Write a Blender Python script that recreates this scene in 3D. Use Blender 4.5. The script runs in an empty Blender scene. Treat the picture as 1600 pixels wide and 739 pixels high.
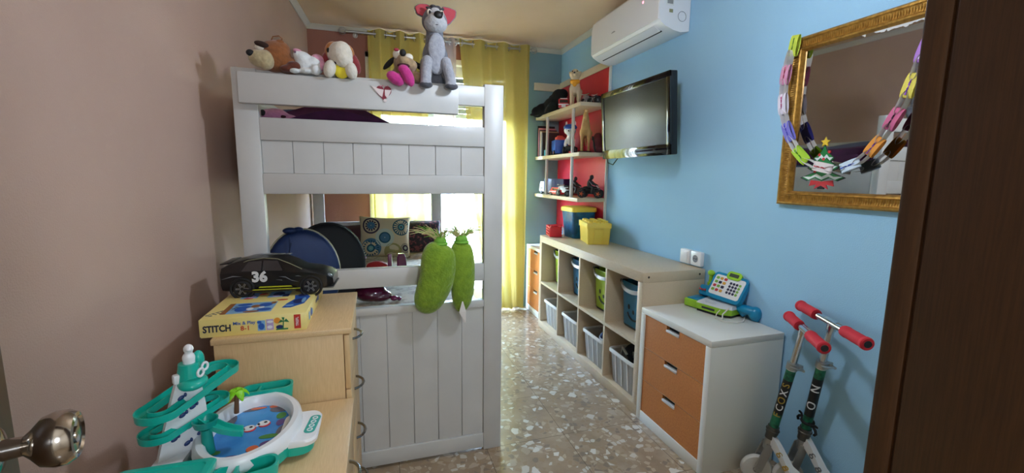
import bpy, bmesh, math, random
from mathutils import Vector, Matrix, Euler
random.seed(7)
PI = math.pi
S = bpy.context.scene
COL = S.collection

# ------------------------------------------------------------------ materials
def lin(c):
    def f(v):
        v /= 255.0
        return v / 12.92 if v <= 0.04045 else ((v + 0.055) / 1.055) ** 2.4
    return (f(c[0]), f(c[1]), f(c[2]), 1.0)

MATS = {}
def mat(name, col, rough=0.5, metal=0.0, var=None, bump=None, spec=0.5, alpha=1.0, emit=None, coat=0.0, sheen=0.0, stretch=None):
    """var=(scale, colour2, lo, hi): noise mix to a second colour; bump=(scale, strength)."""
    if name in MATS: return MATS[name]
    m = bpy.data.materials.new(name); m.use_nodes = True
    nt = m.node_tree; b = nt.nodes['Principled BSDF']
    b.inputs['Base Color'].default_value = lin(col)
    b.inputs['Roughness'].default_value = rough
    b.inputs['Metallic'].default_value = metal
    b.inputs['Specular IOR Level'].default_value = spec
    b.inputs['Alpha'].default_value = alpha
    b.inputs['Coat Weight'].default_value = coat
    b.inputs['Sheen Weight'].default_value = sheen
    if emit:
        b.inputs['Emission Color'].default_value = lin(emit[0]); b.inputs['Emission Strength'].default_value = emit[1]
    if var or bump:
        tc = nt.nodes.new('ShaderNodeTexCoord'); src = tc.outputs['Object']
        if stretch:
            mp = nt.nodes.new('ShaderNodeMapping'); mp.inputs['Scale'].default_value = stretch
            nt.links.new(src, mp.inputs['Vector']); src = mp.outputs['Vector']
    if var:
        n = nt.nodes.new('ShaderNodeTexNoise'); n.inputs['Scale'].default_value = var[0]; n.inputs['Detail'].default_value = 5
        nt.links.new(src, n.inputs['Vector'])
        r = nt.nodes.new('ShaderNodeValToRGB')
        r.color_ramp.elements[0].position = var[2]; r.color_ramp.elements[0].color = lin(col)
        r.color_ramp.elements[1].position = var[3]; r.color_ramp.elements[1].color = lin(var[1])
        nt.links.new(n.outputs['Fac'], r.inputs['Fac']); nt.links.new(r.outputs['Color'], b.inputs['Base Color'])
    if bump:
        n2 = nt.nodes.new('ShaderNodeTexNoise'); n2.inputs['Scale'].default_value = bump[0]; n2.inputs['Detail'].default_value = 4
        nt.links.new(src, n2.inputs['Vector'])
        bp = nt.nodes.new('ShaderNodeBump'); bp.inputs['Strength'].default_value = bump[1]; bp.inputs['Distance'].default_value = 0.004
        nt.links.new(n2.outputs['Fac'], bp.inputs['Height']); nt.links.new(bp.outputs['Normal'], b.inputs['Normal'])
    MATS[name] = m
    return m

def N(nt, t, **k):
    n = nt.nodes.new(t)
    for a, v in k.items(): setattr(n, a, v)
    return n

def terrazzo():
    m = bpy.data.materials.new('terrazzo_floor'); m.use_nodes = True; nt = m.node_tree; L = nt.links.new
    b = nt.nodes['Principled BSDF']; b.inputs['Roughness'].default_value = 0.16; b.inputs['Specular IOR Level'].default_value = 0.5
    tc = N(nt, 'ShaderNodeTexCoord')
    wob = N(nt, 'ShaderNodeTexNoise'); wob.inputs['Scale'].default_value = 14; L(tc.outputs['Object'], wob.inputs['Vector'])
    mix = N(nt, 'ShaderNodeVectorMath', operation='MULTIPLY_ADD'); L(wob.outputs['Color'], mix.inputs[0]); mix.inputs[1].default_value = (0.03, 0.03, 0); L(tc.outputs['Object'], mix.inputs[2])
    base = N(nt, 'ShaderNodeTexNoise'); base.inputs['Scale'].default_value = 9; base.inputs['Detail'].default_value = 6; L(tc.outputs['Object'], base.inputs['Vector'])
    br = N(nt, 'ShaderNodeValToRGB'); L(base.outputs['Fac'], br.inputs['Fac'])
    br.color_ramp.elements[0].position = 0.3; br.color_ramp.elements[0].color = lin((140, 120, 98))
    br.color_ramp.elements[1].position = 0.7; br.color_ramp.elements[1].color = lin((166, 146, 122))
    cur = br.outputs['Color']
    for sc, thr, edge, cols in ((38, 0.42, 0.09, [(152, 130, 104), (176, 158, 134), (132, 116, 100), (190, 181, 166)]),
                                (23, 0.78, 0.13, [(172, 156, 136), (206, 199, 186), (166, 148, 126), (194, 184, 168)])):
        v = N(nt, 'ShaderNodeTexVoronoi'); v.inputs['Scale'].default_value = sc; L(mix.outputs[0], v.inputs['Vector'])
        e = N(nt, 'ShaderNodeTexVoronoi', feature='DISTANCE_TO_EDGE'); e.inputs['Scale'].default_value = sc; L(mix.outputs[0], e.inputs['Vector'])
        sep = N(nt, 'ShaderNodeSeparateColor'); L(v.outputs['Color'], sep.inputs['Color'])
        g1 = N(nt, 'ShaderNodeMath', operation='GREATER_THAN'); L(sep.outputs['Red'], g1.inputs[0]); g1.inputs[1].default_value = thr
        g2 = N(nt, 'ShaderNodeMath', operation='GREATER_THAN'); L(e.outputs['Distance'], g2.inputs[0]); g2.inputs[1].default_value = edge
        g = N(nt, 'ShaderNodeMath', operation='MULTIPLY'); L(g1.outputs[0], g.inputs[0]); L(g2.outputs[0], g.inputs[1])
        cr = N(nt, 'ShaderNodeValToRGB'); cr.color_ramp.interpolation = 'CONSTANT'; L(sep.outputs['Green'], cr.inputs['Fac'])
        cr.color_ramp.elements[0].color = lin(cols[0]); cr.color_ramp.elements[0].position = 0
        cr.color_ramp.elements[1].color = lin(cols[3]); cr.color_ramp.elements[1].position = 0.86
        for p, c in ((0.35, cols[1]), (0.68, cols[2])):
            el = cr.color_ramp.elements.new(p); el.color = lin(c)
        mx = N(nt, 'ShaderNodeMix', data_type='RGBA'); L(g.outputs[0], mx.inputs['Factor']); L(cur, mx.inputs['A']); L(cr.outputs['Color'], mx.inputs['B'])
        cur = mx.outputs['Result']
    # tile joints every 40 cm
    sx = N(nt, 'ShaderNodeSeparateXYZ'); L(tc.outputs['Object'], sx.inputs[0])
    outs = []
    for ax, off in (('X', 0.06), ('Y', 0.23)):
        a = N(nt, 'ShaderNodeMath', operation='SUBTRACT'); L(sx.outputs[ax], a.inputs[0]); a.inputs[1].default_value = off
        w = N(nt, 'ShaderNodeMath', operation='PINGPONG'); L(a.outputs[0], w.inputs[0]); w.inputs[1].default_value = 0.2
        l = N(nt, 'ShaderNodeMath', operation='LESS_THAN'); L(w.outputs[0], l.inputs[0]); l.inputs[1].default_value = 0.0011
        outs.append(l)
    mxx = N(nt, 'ShaderNodeMath', operation='MAXIMUM'); L(outs[0].outputs[0], mxx.inputs[0]); L(outs[1].outputs[0], mxx.inputs[1])
    f = N(nt, 'ShaderNodeMix', data_type='RGBA'); L(mxx.outputs[0], f.inputs['Factor']); L(cur, f.inputs['A']); f.inputs['B'].default_value = lin((92, 78, 64))
    L(f.outputs['Result'], b.inputs['Base Color'])
    return m

def wood(name, c1, c2, scale=(1, 1, 1), rough=0.4, grain=18.0, coat=0.0):
    """long fibres run along the axis whose scale is smallest"""
    if name in MATS: return MATS[name]
    m = bpy.data.materials.new(name); m.use_nodes = True; nt = m.node_tree; L = nt.links.new
    b = nt.nodes['Principled BSDF']; b.inputs['Roughness'].default_value = rough; b.inputs['Coat Weight'].default_value = coat
    tc = N(nt, 'ShaderNodeTexCoord'); mp = N(nt, 'ShaderNodeMapping'); mp.inputs['Scale'].default_value = scale
    L(tc.outputs['Object'], mp.inputs['Vector'])
    n = N(nt, 'ShaderNodeTexNoise'); n.inputs['Scale'].default_value = grain; n.inputs['Detail'].default_value = 7; n.inputs['Roughness'].default_value = 0.62
    L(mp.outputs['Vector'], n.inputs['Vector'])
    r = N(nt, 'ShaderNodeValToRGB'); r.color_ramp.elements[0].position = 0.32; r.color_ramp.elements[0].color = lin(c1)
    r.color_ramp.elements[1].position = 0.68; r.color_ramp.elements[1].color = lin(c2)
    L(n.outputs['Fac'], r.inputs['Fac']); L(r.outputs['Color'], b.inputs['Base Color'])
    bp = N(nt, 'ShaderNodeBump'); bp.inputs['Strength'].default_value = 0.06; bp.inputs['Distance'].default_value = 0.002
    L(n.outputs['Fac'], bp.inputs['Height']); L(bp.outputs['Normal'], b.inputs['Normal'])
    MATS[name] = m
    return m

def cloth_glow(name, col, transl=0.55, transp=0.08):
    m = bpy.data.materials.new(name); m.use_nodes = True; nt = m.node_tree; L = nt.links.new
    nt.nodes.remove(nt.nodes['Principled BSDF']); out = nt.nodes['Material Output']
    tc = N(nt, 'ShaderNodeTexCoord'); mp = N(nt, 'ShaderNodeMapping'); mp.inputs['Scale'].default_value = (300, 300, 90); L(tc.outputs['Object'], mp.inputs['Vector'])
    n = N(nt, 'ShaderNodeTexNoise'); n.inputs['Scale'].default_value = 1.0; L(mp.outputs['Vector'], n.inputs['Vector'])
    r = N(nt, 'ShaderNodeValToRGB'); r.color_ramp.elements[0].color = lin(tuple(int(v * 0.93) for v in col)); r.color_ramp.elements[1].color = lin(col)
    L(n.outputs['Fac'], r.inputs['Fac'])
    d = N(nt, 'ShaderNodeBsdfDiffuse'); t = N(nt, 'ShaderNodeBsdfTranslucent'); p = N(nt, 'ShaderNodeBsdfTransparent')
    L(r.outputs['Color'], d.inputs['Color']); L(r.outputs['Color'], t.inputs['Color'])
    a = N(nt, 'ShaderNodeMixShader'); a.inputs[0].default_value = transl; L(d.outputs[0], a.inputs[1]); L(t.outputs[0], a.inputs[2])
    c = N(nt, 'ShaderNodeMixShader'); c.inputs[0].default_value = transp; L(a.outputs[0], c.inputs[1]); L(p.outputs[0], c.inputs[2])
    L(c.outputs[0], out.inputs['Surface'])
    return m

def glass(name, tint=(245, 250, 250)):
    m = bpy.data.materials.new(name); m.use_nodes = True; nt = m.node_tree; L = nt.links.new
    nt.nodes.remove(nt.nodes['Principled BSDF']); out = nt.nodes['Material Output']
    t = N(nt, 'ShaderNodeBsdfTransparent'); t.inputs['Color'].default_value = lin(tint)
    g = N(nt, 'ShaderNodeBsdfGlossy'); g.inputs['Roughness'].default_value = 0.02
    a = N(nt, 'ShaderNodeMixShader'); a.inputs[0].default_value = 0.06; L(t.outputs[0], a.inputs[1]); L(g.outputs[0], a.inputs[2])
    L(a.outputs[0], out.inputs['Surface'])
    return m

# ------------------------------------------------------------------ mesh builder
def frame(o, n, up=(0, 0, 1)):
    n = Vector(n).normalized(); u = Vector(up); x = u.cross(n).normalized(); y = n.cross(x)
    M = Matrix.Identity(4)
    for i, v in enumerate((x, y, n)):
        for j in range(3): M[j][i] = v[j]
    M.translation = Vector(o)
    return M

def rotm(r):
    return Euler(r).to_matrix().to_4x4()

class MB:
    def __init__(s): s.bm = bmesh.new(); s.mi = 0
    def m(s, i): s.mi = i; return s
    def _done(s):
        for f in s.bm.faces:
            if not f.tag: f.material_index = s.mi; f.tag = True
        return s
    def box(s, c, d, r=0.0, rot=None, seg=2):
        M = Matrix.Translation(c)
        if rot is not None: M = M @ (rotm(rot) if not isinstance(rot, Matrix) else rot)
        M = M @ Matrix.Diagonal((d[0], d[1], d[2], 1))
        g = bmesh.ops.create_cube(s.bm, size=1, matrix=M)
        r = min(r, min(d) * 0.49)
        if r > 0:
            es = list({e for v in g['verts'] for e in v.link_edges})
            bmesh.ops.bevel(s.bm, geom=es, offset=r, segments=seg, affect='EDGES', profile=0.5)
        return s._done()
    def bb(s, x0, x1, y0, y1, z0, z1, r=0.0, seg=2):
        return s.box(((x0 + x1) / 2, (y0 + y1) / 2, (z0 + z1) / 2), (abs(x1 - x0), abs(y1 - y0), abs(z1 - z0)), r, None, seg)
    def cyl(s, p0, p1, r0, r1=None, n=16):
        p0 = Vector(p0); p1 = Vector(p1); d = p1 - p0; r1 = r0 if r1 is None else r1
        M = Matrix.Translation((p0 + p1) / 2) @ d.to_track_quat('Z', 'Y').to_matrix().to_4x4()
        bmesh.ops.create_cone(s.bm, cap_ends=True, segments=n, radius1=r0, radius2=r1, depth=d.length, matrix=M)
        return s._done()
    def ell(s, c, r, rot=None, n=14):
        if isinstance(r, (int, float)): r = (r, r, r)
        M = Matrix.Translation(c)
        if rot is not None: M = M @ rotm(rot)
        M = M @ Matrix.Diagonal((r[0], r[1], r[2], 1))
        bmesh.ops.create_uvsphere(s.bm, u_segments=n + 4, v_segments=max(6, n * 2 // 3), radius=1, matrix=M)
        return s._done()
    def ring(s, c, n, R, r, seg=24, sec=8):
        M = frame(c, n, (0, 0, 1) if abs(Vector(n).normalized().z) < 0.9 else (0, 1, 0))
        pts = [M @ Vector((R * math.cos(2 * PI * i / seg), R * math.sin(2 * PI * i / seg), 0)) for i in range(seg)]
        return s.tube(pts, r, sec, closed=True)
    def loft(s, rings, closed=False, cap=True):
        """rings: lists of the same count of points"""
        R = [[s.bm.verts.new(p) for p in ring] for ring in rings]
        n = len(R[0])
        rng = range(len(R)) if closed else range(len(R) - 1)
        for i in rng:
            a, b = R[i], R[(i + 1) % len(R)]
            for j in range(n):
                try: s.bm.faces.new((a[j], a[(j + 1) % n], b[(j + 1) % n], b[j]))
                except ValueError: pass
        if cap and not closed:
            s.bm.faces.new(list(reversed(R[0]))); s.bm.faces.new(R[-1])
        return s._done()
    def tube(s, pts, r, n=8, closed=False):
        pts = [Vector(p) for p in pts]; k = len(pts)
        rr = r if isinstance(r, (list, tuple)) else [r] * k
        rings = []; prev = None
        for i, p in enumerate(pts):
            if closed: t = pts[(i + 1) % k] - pts[i - 1]
            else: t = pts[min(i + 1, k - 1)] - pts[max(i - 1, 0)]
            t.normalize()
            if prev is None:
                a = Vector((0, 0, 1)) if abs(t.z) < 0.9 else Vector((1, 0, 0))
                x = t.cross(a).normalized()
            else:
                x = (prev - t * prev.dot(t)).normalized()
            prev = x; y = t.cross(x)
            rings.append([p + (x * math.cos(2 * PI * j / n) + y * math.sin(2 * PI * j / n)) * rr[i] for j in range(n)])
        return s.loft(rings, closed=closed)
    def prism(s, poly, h, M=None, bevel=0):
        M = M or Matrix.Identity(4)
        return s.loft([[M @ Vector((x, y, 0)) for x, y in poly], [M @ Vector((x, y, h)) for x, y in poly]])
    def lathe(s, prof, M=None, n=24):
        M = M or Matrix.Identity(4)
        rings = [[M @ Vector((max(r, 1e-5) * math.cos(2 * PI * j / n), max(r, 1e-5) * math.sin(2 * PI * j / n), z)) for j in range(n)] for r, z in prof]
        return s.loft(rings)
    def grid(s, fn, nu, nv):
        V = [[s.bm.verts.new(fn(i / nu, j / nv)) for j in range(nv + 1)] for i in range(nu + 1)]
        for i in range(nu):
            for j in range(nv): s.bm.faces.new((V[i][j], V[i + 1][j], V[i + 1][j + 1], V[i][j + 1]))
        return s._done()
    def sheet(s, fn, nu, nv, th):
        """closed sheet: a grid and its copy th lower along the normal direction given by fn(u,v)->(p, nrm)"""
        A = [[None] * (nv + 1) for _ in range(nu + 1)]; B = [[None] * (nv + 1) for _ in range(nu + 1)]
        for i in range(nu + 1):
            for j in range(nv + 1):
                p, nn = fn(i / nu, j / nv)
                A[i][j] = s.bm.verts.new(p); B[i][j] = s.bm.verts.new(Vector(p) - Vector(nn) * th)
        for i in range(nu):
            for j in range(nv):
                s.bm.faces.new((A[i][j], A[i + 1][j], A[i + 1][j + 1], A[i][j + 1]))
                s.bm.faces.new((B[i][j], B[i][j + 1], B[i + 1][j + 1], B[i + 1][j]))
        for i in range(nu):
            s.bm.faces.new((A[i][0], B[i][0], B[i + 1][0], A[i + 1][0])); s.bm.faces.new((A[i][nv], A[i + 1][nv], B[i + 1][nv], B[i][nv]))
        for j in range(nv):
            s.bm.faces.new((A[0][j], A[0][j + 1], B[0][j + 1], B[0][j])); s.bm.faces.new((A[nu][j], B[nu][j], B[nu][j + 1], A[nu][j + 1]))
        return s._done()
    def xf(s, M): bmesh.ops.transform(s.bm, matrix=M, verts=s.bm.verts); return s
    def mesh(s, name, mats, angle=40):
        bmesh.ops.recalc_face_normals(s.bm, faces=s.bm.faces)
        me = bpy.data.meshes.new(name); s.bm.to_mesh(me); s.bm.free()
        for x in (mats if isinstance(mats, (list, tuple)) else [mats]): me.materials.append(x)
        if angle:
            for p in me.polygons: p.use_smooth = True
            me.set_sharp_from_angle(angle=math.radians(angle))
        return me

def wm(o):
    M = Matrix.Identity(4)
    while o is not None:
        M = o.matrix_basis @ M; o = o.parent
    return M

def obj(name, b, mats, parent=None, world=True, angle=40, label=None):
    """one mesh object; the builder's points are world points (world=True) or the parent's own"""
    if parent is not None and world and isinstance(b, MB): b.xf(wm(parent).inverted())
    me = b.mesh(name, mats, angle) if isinstance(b, MB) else b
    o = bpy.data.objects.new(name, me); COL.objects.link(o)
    if parent is not None: o.parent = parent
    if label: o['label'] = label
    return o

def blob(name, b, m, vox, parent=None, world=True, smooth=5, label=None):
    """melt overlapping closed shapes into one continuous surface"""
    if parent is not None and world: b.xf(wm(parent).inverted())
    me = b.mesh(name + '_raw', m, 0); o = bpy.data.objects.new(name + '_raw', me); COL.objects.link(o)
    r = o.modifiers.new('r', 'REMESH'); r.mode = 'VOXEL'; r.voxel_size = vox
    if smooth:
        k = o.modifiers.new('s', 'SMOOTH'); k.factor = 0.5; k.iterations = smooth
    dg = bpy.context.evaluated_depsgraph_get(); dg.update()
    new = bpy.data.meshes.new_from_object(o.evaluated_get(dg)); new.name = name
    bpy.data.objects.remove(o); bpy.data.meshes.remove(me)
    new.materials.clear(); new.materials.append(m)
    for p in new.polygons: p.use_smooth = True; p.material_index = 0
    return obj(name, new, m, parent, label=label)

def text(s, size, M, m, parent, name='lettering', ext=0.0006, world=True, label=None, sx=1.0, shear=0.0, bold=0.012):
    cu = bpy.data.curves.new('t', 'FONT'); cu.body = s; cu.size = size; cu.extrude = ext; cu.align_x = 'CENTER'; cu.align_y = 'CENTER'; cu.shear = shear
    cu.resolution_u = 3
    cu.offset = size * bold
    o = bpy.data.objects.new('t', cu); COL.objects.link(o)
    dg = bpy.context.evaluated_depsgraph_get(); dg.update()
    me = bpy.data.meshes.new_from_object(o.evaluated_get(dg)); bpy.data.objects.remove(o); bpy.data.curves.remove(cu)
    me.name = name
    M = M @ Matrix.Diagonal((sx, 1, 1, 1))
    if parent is not None and world: M = wm(parent).inverted() @ M
    me.transform(M); me.materials.clear(); me.materials.append(m)
    return obj(name, me, m, parent, label=label)

def thing(name, label, cat, loc=(0, 0, 0), rot=(0, 0, 0), group=None):
    o = bpy.data.objects.new(name, None); COL.objects.link(o); o.empty_display_size = 0.05
    o.location = loc; o.rotation_euler = rot
    o['label'] = label; o['category'] = cat
    if group: o['group'] = group
    return o

def tag(o, label, cat, group=None, kind=None):
    o['label'] = label; o['category'] = cat
    if group: o['group'] = group
    if kind: o['kind'] = kind
    return o

def struct(name, b, mats, parent=None, angle=30):
    o = obj(name, b, mats, parent, angle=angle)
    if parent is None: o['kind'] = 'structure'
    return o

def dup(root, loc, rot, label, group=None):
    def cp(o, p):
        c = o.copy(); COL.objects.link(c); c.parent = p
        for ch in list(o.children): cp(ch, c)
        return c
    r = cp(root, None); r.location = loc; r.rotation_euler = rot; r['label'] = label
    if group: r['group'] = group
    return r

# ------------------------------------------------------------------ camera (solved from the photo's vanishing points)
H = 1.275
YAW, PIT, ROL, F = 0.303717798, 0.138050351, -0.0120455275, 674.09
cy, sy, cp_, sp_ = math.cos(YAW), math.sin(YAW), math.cos(PIT), math.sin(PIT)
fw = Vector((sy * cp_, cy * cp_, -sp_)); rt = Vector((cy, -sy, 0)); dn = fw.cross(rt)
r2 = rt * math.cos(ROL) + dn * math.sin(ROL); d2 = -rt * math.sin(ROL) + dn * math.cos(ROL)
cam = bpy.data.cameras.new('camera'); co = bpy.data.objects.new('camera', cam); COL.objects.link(co)
M = Matrix.Identity(4)
for i, v in enumerate((r2, -d2, -fw)):
    for j in range(3): M[j][i] = v[j]
M.translation = (0, 0, H)
co.matrix_world = M
cam.sensor_width = 36; cam.lens = F / 1600 * 36; cam.clip_start = 0.02
S.camera = co

# ------------------------------------------------------------------ palette
white = mat('white_lacquer', (196, 196, 193), 0.38, var=(6, (189, 189, 186), 0.35, 0.7))
offwhite = mat('white_laminate', (228, 226, 218), 0.35)
chestwood = wood('beech_veneer', (206, 172, 124), (222, 190, 142), (30, 30, 1.2), 0.42)
chesttop = wood('beech_top', (208, 174, 126), (226, 194, 146), (30, 1.2, 30), 0.4)
shelfwood = wood('birch_veneer', (196, 176, 148), (212, 194, 166), (22, 2.0, 22), 0.35)
darkwood = wood('dark_door_wood', (66, 43, 24), (82, 54, 31), (26, 26, 1.0), 0.42)
orange = mat('orange_fibreboard', (196, 124, 62), 0.5, var=(120, (182, 110, 52), 0.35, 0.65))
chrome = mat('chrome', (210, 210, 212), 0.16, 1.0)
steel = mat('brushed_steel', (190, 188, 184), 0.32, 1.0)
black = mat('black_plastic', (16, 16, 18), 0.35)
blackm = mat('black_matte', (14, 14, 15), 0.75)
blackg = mat('black_gloss', (8, 8, 9), 0.08, coat=0.5)
teal = mat('teal_plastic', (26, 178, 158), 0.28)
tealdk = mat('teal_plastic_dark', (18, 150, 136), 0.3)
plwhite = mat('white_plastic', (236, 238, 240), 0.3)
red = mat('red_plastic', (200, 32, 40), 0.35)
lime = mat('lime_plastic', (150, 205, 40), 0.35)
yellow = mat('yellow_plastic', (232, 206, 70), 0.4)
bluepl = mat('blue_plastic', (30, 84, 178), 0.35)
navy = mat('navy_plastic', (26, 38, 92), 0.4)
grey = mat('grey_plastic', (150, 152, 155), 0.4)

# ------------------------------------------------------------------ the room
CEIL = 2.45; YB = 3.925; XR = 1.70
def xl(y): return -0.49 - 0.052 * (3.925 - y)          # the left wall runs slightly out of square
pink = mat('salmon_wall_paint', (194, 165, 150), 0.85, var=(2.2, (187, 158, 143), 0.35, 0.7), bump=(260, 0.35))
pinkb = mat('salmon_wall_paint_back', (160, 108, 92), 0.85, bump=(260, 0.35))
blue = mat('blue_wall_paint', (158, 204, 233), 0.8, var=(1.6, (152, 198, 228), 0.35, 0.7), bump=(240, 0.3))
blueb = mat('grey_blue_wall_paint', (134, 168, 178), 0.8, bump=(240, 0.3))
cream = mat('cream_ceiling_paint', (218, 192, 164), 0.85, var=(1.4, (208, 180, 150), 0.35, 0.7), bump=(120, 0.2))
crown = mat('crown_white', (206, 200, 190), 0.6)
hallm = mat('hall_wall_paint', (206, 196, 180), 0.85)

b = MB(); b.bb(-1.0, XR + 0.2, -1.7, YB + 0.35, -0.12, 0.0); struct('floor', b, terrazzo(), angle=0)
b = MB(); b.bb(-1.0, XR + 0.2, 0.12, YB + 0.35, CEIL, CEIL + 0.12); struct('ceiling', b, cream, angle=0)
b = MB(); b.loft([[Vector((xl(0.1) - 0.15, 0.1, z)), Vector((xl(0.1), 0.1, z)), Vector((xl(YB + .05), YB + .05, z)), Vector((xl(YB + .05) - 0.15, YB + .05, z))] for z in (0, CEIL)])
struct('wall_left', b, pink, angle=0)
b = MB(); b.bb(XR, XR + 0.15, 0.1, YB + 0.3, 0, CEIL); struct('wall_right', b, blue, angle=0)
# back wall with the balcony door opening
WX0, WX1, WZ1 = -0.06, 1.30, 2.28
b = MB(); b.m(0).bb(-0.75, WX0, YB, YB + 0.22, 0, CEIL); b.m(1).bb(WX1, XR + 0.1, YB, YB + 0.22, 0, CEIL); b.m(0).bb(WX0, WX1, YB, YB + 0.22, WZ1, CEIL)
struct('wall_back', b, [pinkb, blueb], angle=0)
# front wall with the doorway the camera looks through
b = MB(); b.bb(0.555, XR + 0.1, 0.06, 0.285, 0, CEIL); b.bb(-0.95, -0.30, 0.06, 0.285, 0, CEIL); b.bb(-0.30, 0.555, 0.06, 0.285, 2.06, CEIL)
struct('wall_front', b, hallm, angle=0)
# door lining and casing of dark wood
d1 = bpy.data.objects.new('door_1', None); COL.objects.link(d1); d1.location = (0.53, 0.17, 0); d1['kind'] = 'structure'
b = MB(); b.bb(0.505, 0.535, 0.05, 0.276, 0, 2.05, 0.002); b.bb(0.5085, 0.535, 0.27, 0.284, 0, 2.05); obj('door_lining', b, darkwood, d1)
b = MB(); b.bb(0.505, 0.60, 0.2785, 0.302, 0, 2.11, 0.003); obj('door_casing', b, darkwood, d1)
b = MB(); b.bb(-0.30, 0.54, 0.06, 0.295, 2.035, 2.06); obj('door_head', b, darkwood, d1)
# open door leaf at the left, with a chrome knob
d2o = bpy.data.objects.new('door_2', None); COL.objects.link(d2o); d2o.location = (-0.30, 0.26, 0); d2o['kind'] = 'structure'
ld = Vector((-0.128, 0.48, 0)).normalized(); ln = Vector((ld.y, -ld.x, 0))
end = Vector((-0.400, 0.602, 0)); R = Matrix.Identity(4)
for j in range(3): R[j][0] = ld[j]; R[j][1] = ln[j]
b = MB(); c = end - ld * 0.28 - ln * 0.02; b.box((c.x, c.y, 1.02), (0.56, 0.038, 2.0), 0.002, R); obj('door_leaf', b, darkwood, d2o)
kz = 0.990; k0 = end - ld * 0.062 - ln * 0.001
def kp(t): return k0 + ln * t + Vector((0, 0, kz))
b = MB(); Mk = frame(kp(0), ln)
b.lathe([(0, 0), (0.027, 0), (0.027, 0.004), (0.022, 0.008), (0.011, 0.011), (0.010, 0.026), (0.016, 0.032), (0.0255, 0.040), (0.029, 0.050), (0.0285, 0.060), (0.024, 0.067), (0.0205, 0.068), (0.019, 0.0655), (0.009, 0.0645), (0.0085, 0.067), (0, 0.0675)], Mk, 40)
knob = obj('door_knob', b, mat('knob_chrome', (176, 170, 162), 0.14, 1.0), d2o)
# hall behind the camera
b = MB(); b.bb(-1.0, -0.95, -1.7, 0.06, 0, 2.5); b.bb(1.35, 1.4, -1.7, 0.06, 0, 2.5); b.bb(-1.0, 1.4, -1.75, -1.7, 0, 2.5); struct('wall_hall', b, hallm, angle=0)
b = MB(); b.bb(-1.0, 1.4, -1.75, 0.12, 2.45, 2.55); o = struct('ceiling_hall', b, hallm, angle=0)

# crown moulding
def crownrun(name, p, q, n):
    p = Vector(p); q = Vector(q); n = Vector(n)
    prof = [(0, 0), (0.034, 0), (0.034, -0.006), (0.022, -0.012), (0.010, -0.026), (0.006, -0.036), (0, -0.036)]
    b = MB(); b.loft([[e + n * a + Vector((0, 0, c)) for a, c in prof] for e in (p, q)]); struct(name, b, crown, angle=50)
crownrun('trim_1', (xl(YB), YB, CEIL), (XR, YB, CEIL), (0, -1, 0))
crownrun('trim_2', (xl(0.3), 0.3, CEIL), (xl(YB), YB, CEIL), (1, 0.052, 0))
crownrun('trim_3', (XR, 0.3, CEIL), (XR, YB, CEIL), (-1, 0, 0))

# balcony door with white frames and panes
wn = bpy.data.objects.new('window_1', None); COL.objects.link(wn); wn.location = ((WX0 + WX1) / 2, YB + 0.1, 0); wn['kind'] = 'structure'
b = MB(); b.bb(WX0, WX0 + 0.045, YB - 0.012, YB + 0.12, 0, WZ1, 0.003); b.bb(WX1 - 0.045, WX1, YB - 0.012, YB + 0.12, 0, WZ1, 0.003)
b.bb(WX0, WX1, YB - 0.012, YB + 0.12, WZ1 - 0.045, WZ1, 0.003); b.bb(WX0, WX1, YB + 0.02, YB + 0.14, 0, 0.03)
obj('window_frame', b, offwhite, wn)
xm = (WX0 + WX1) / 2; gl = glass('window_glass')
for x0, x1 in ((WX0 + 0.045, xm), (xm, WX1 - 0.045)):
    b = MB()
    for a, c in ((x0, x0 + 0.07), (x1 - 0.07, x1)): b.bb(a, c, YB + 0.05, YB + 0.10, 0.03, WZ1 - 0.045, 0.004)
    for a, c in ((0.03, 0.20), (0.86, 0.93), (WZ1 - 0.13, WZ1 - 0.045)): b.bb(x0 + 0.06, x1 - 0.06, YB + 0.05, YB + 0.10, a, c, 0.004)
    sash = obj('sash', b, offwhite, wn)
    b = MB(); b.bb(x0 + 0.06, x1 - 0.06, YB + 0.07, YB + 0.076, 0.18, WZ1 - 0.10); obj('pane', b, gl, sash, angle=0)
b = MB()
for k in range(11): b.bb(WX0 + 0.02, WX1 - 0.02, YB + 0.145, YB + 0.157, 1.80 + k * 0.045, 1.843 + k * 0.045, 0.004)
obj('roller_shutter', b, mat('shutter_grey', (170, 166, 156), 0.5), wn)
b = MB(); b.bb(-1.4, 2.6, YB + 0.22, YB + 1.5, -0.14, -0.02); b.bb(-1.4, 2.6, YB + 1.4, YB + 1.5, -0.02, 0.95)
struct('balcony', b, mat('balcony_plaster', (232, 226, 206), 0.8), angle=0)

# ------------------------------------------------------------------ curtain rod and curtains
rod = thing('curtain_rod', 'silver curtain rod with cage finials under the ceiling at the back window', 'curtain rod', (0.58, 3.82, 2.395))
ZR = 2.398; YR = 3.83
b = MB(); b.cyl((-0.19, YR, ZR), (1.355, YR, ZR), 0.0095); obj('rod', b, steel, rod)
for sx_, x in ((-1, -0.19), (1, 1.355)):
    b = MB(); c = Vector((x + sx_ * 0.032, YR, ZR))
    for k in range(4):
        a = k * PI / 4; b.ring(c, (0, math.cos(a), math.sin(a)), 0.027, 0.0022, 20, 6)
    b.ell(c - Vector((sx_ * 0.03, 0, 0)), 0.011); b.ell(c + Vector((sx_ * 0.027, 0, 0)), 0.006); obj('finial', b, steel, rod)
for x in (-0.13, 1.33):
    b = MB(); b.cyl((x, YR, ZR), (x, YB, ZR), 0.006); b.cyl((x, YB - 0.006, ZR), (x, YB, ZR), 0.02); obj('bracket', b, steel, rod)
yel = cloth_glow('yellow_curtain_cloth', (212, 194, 112), 0.15, 0.015)
sheer = cloth_glow('sheer_white_cloth', (232, 220, 222), 0.6, 0.3)
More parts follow.
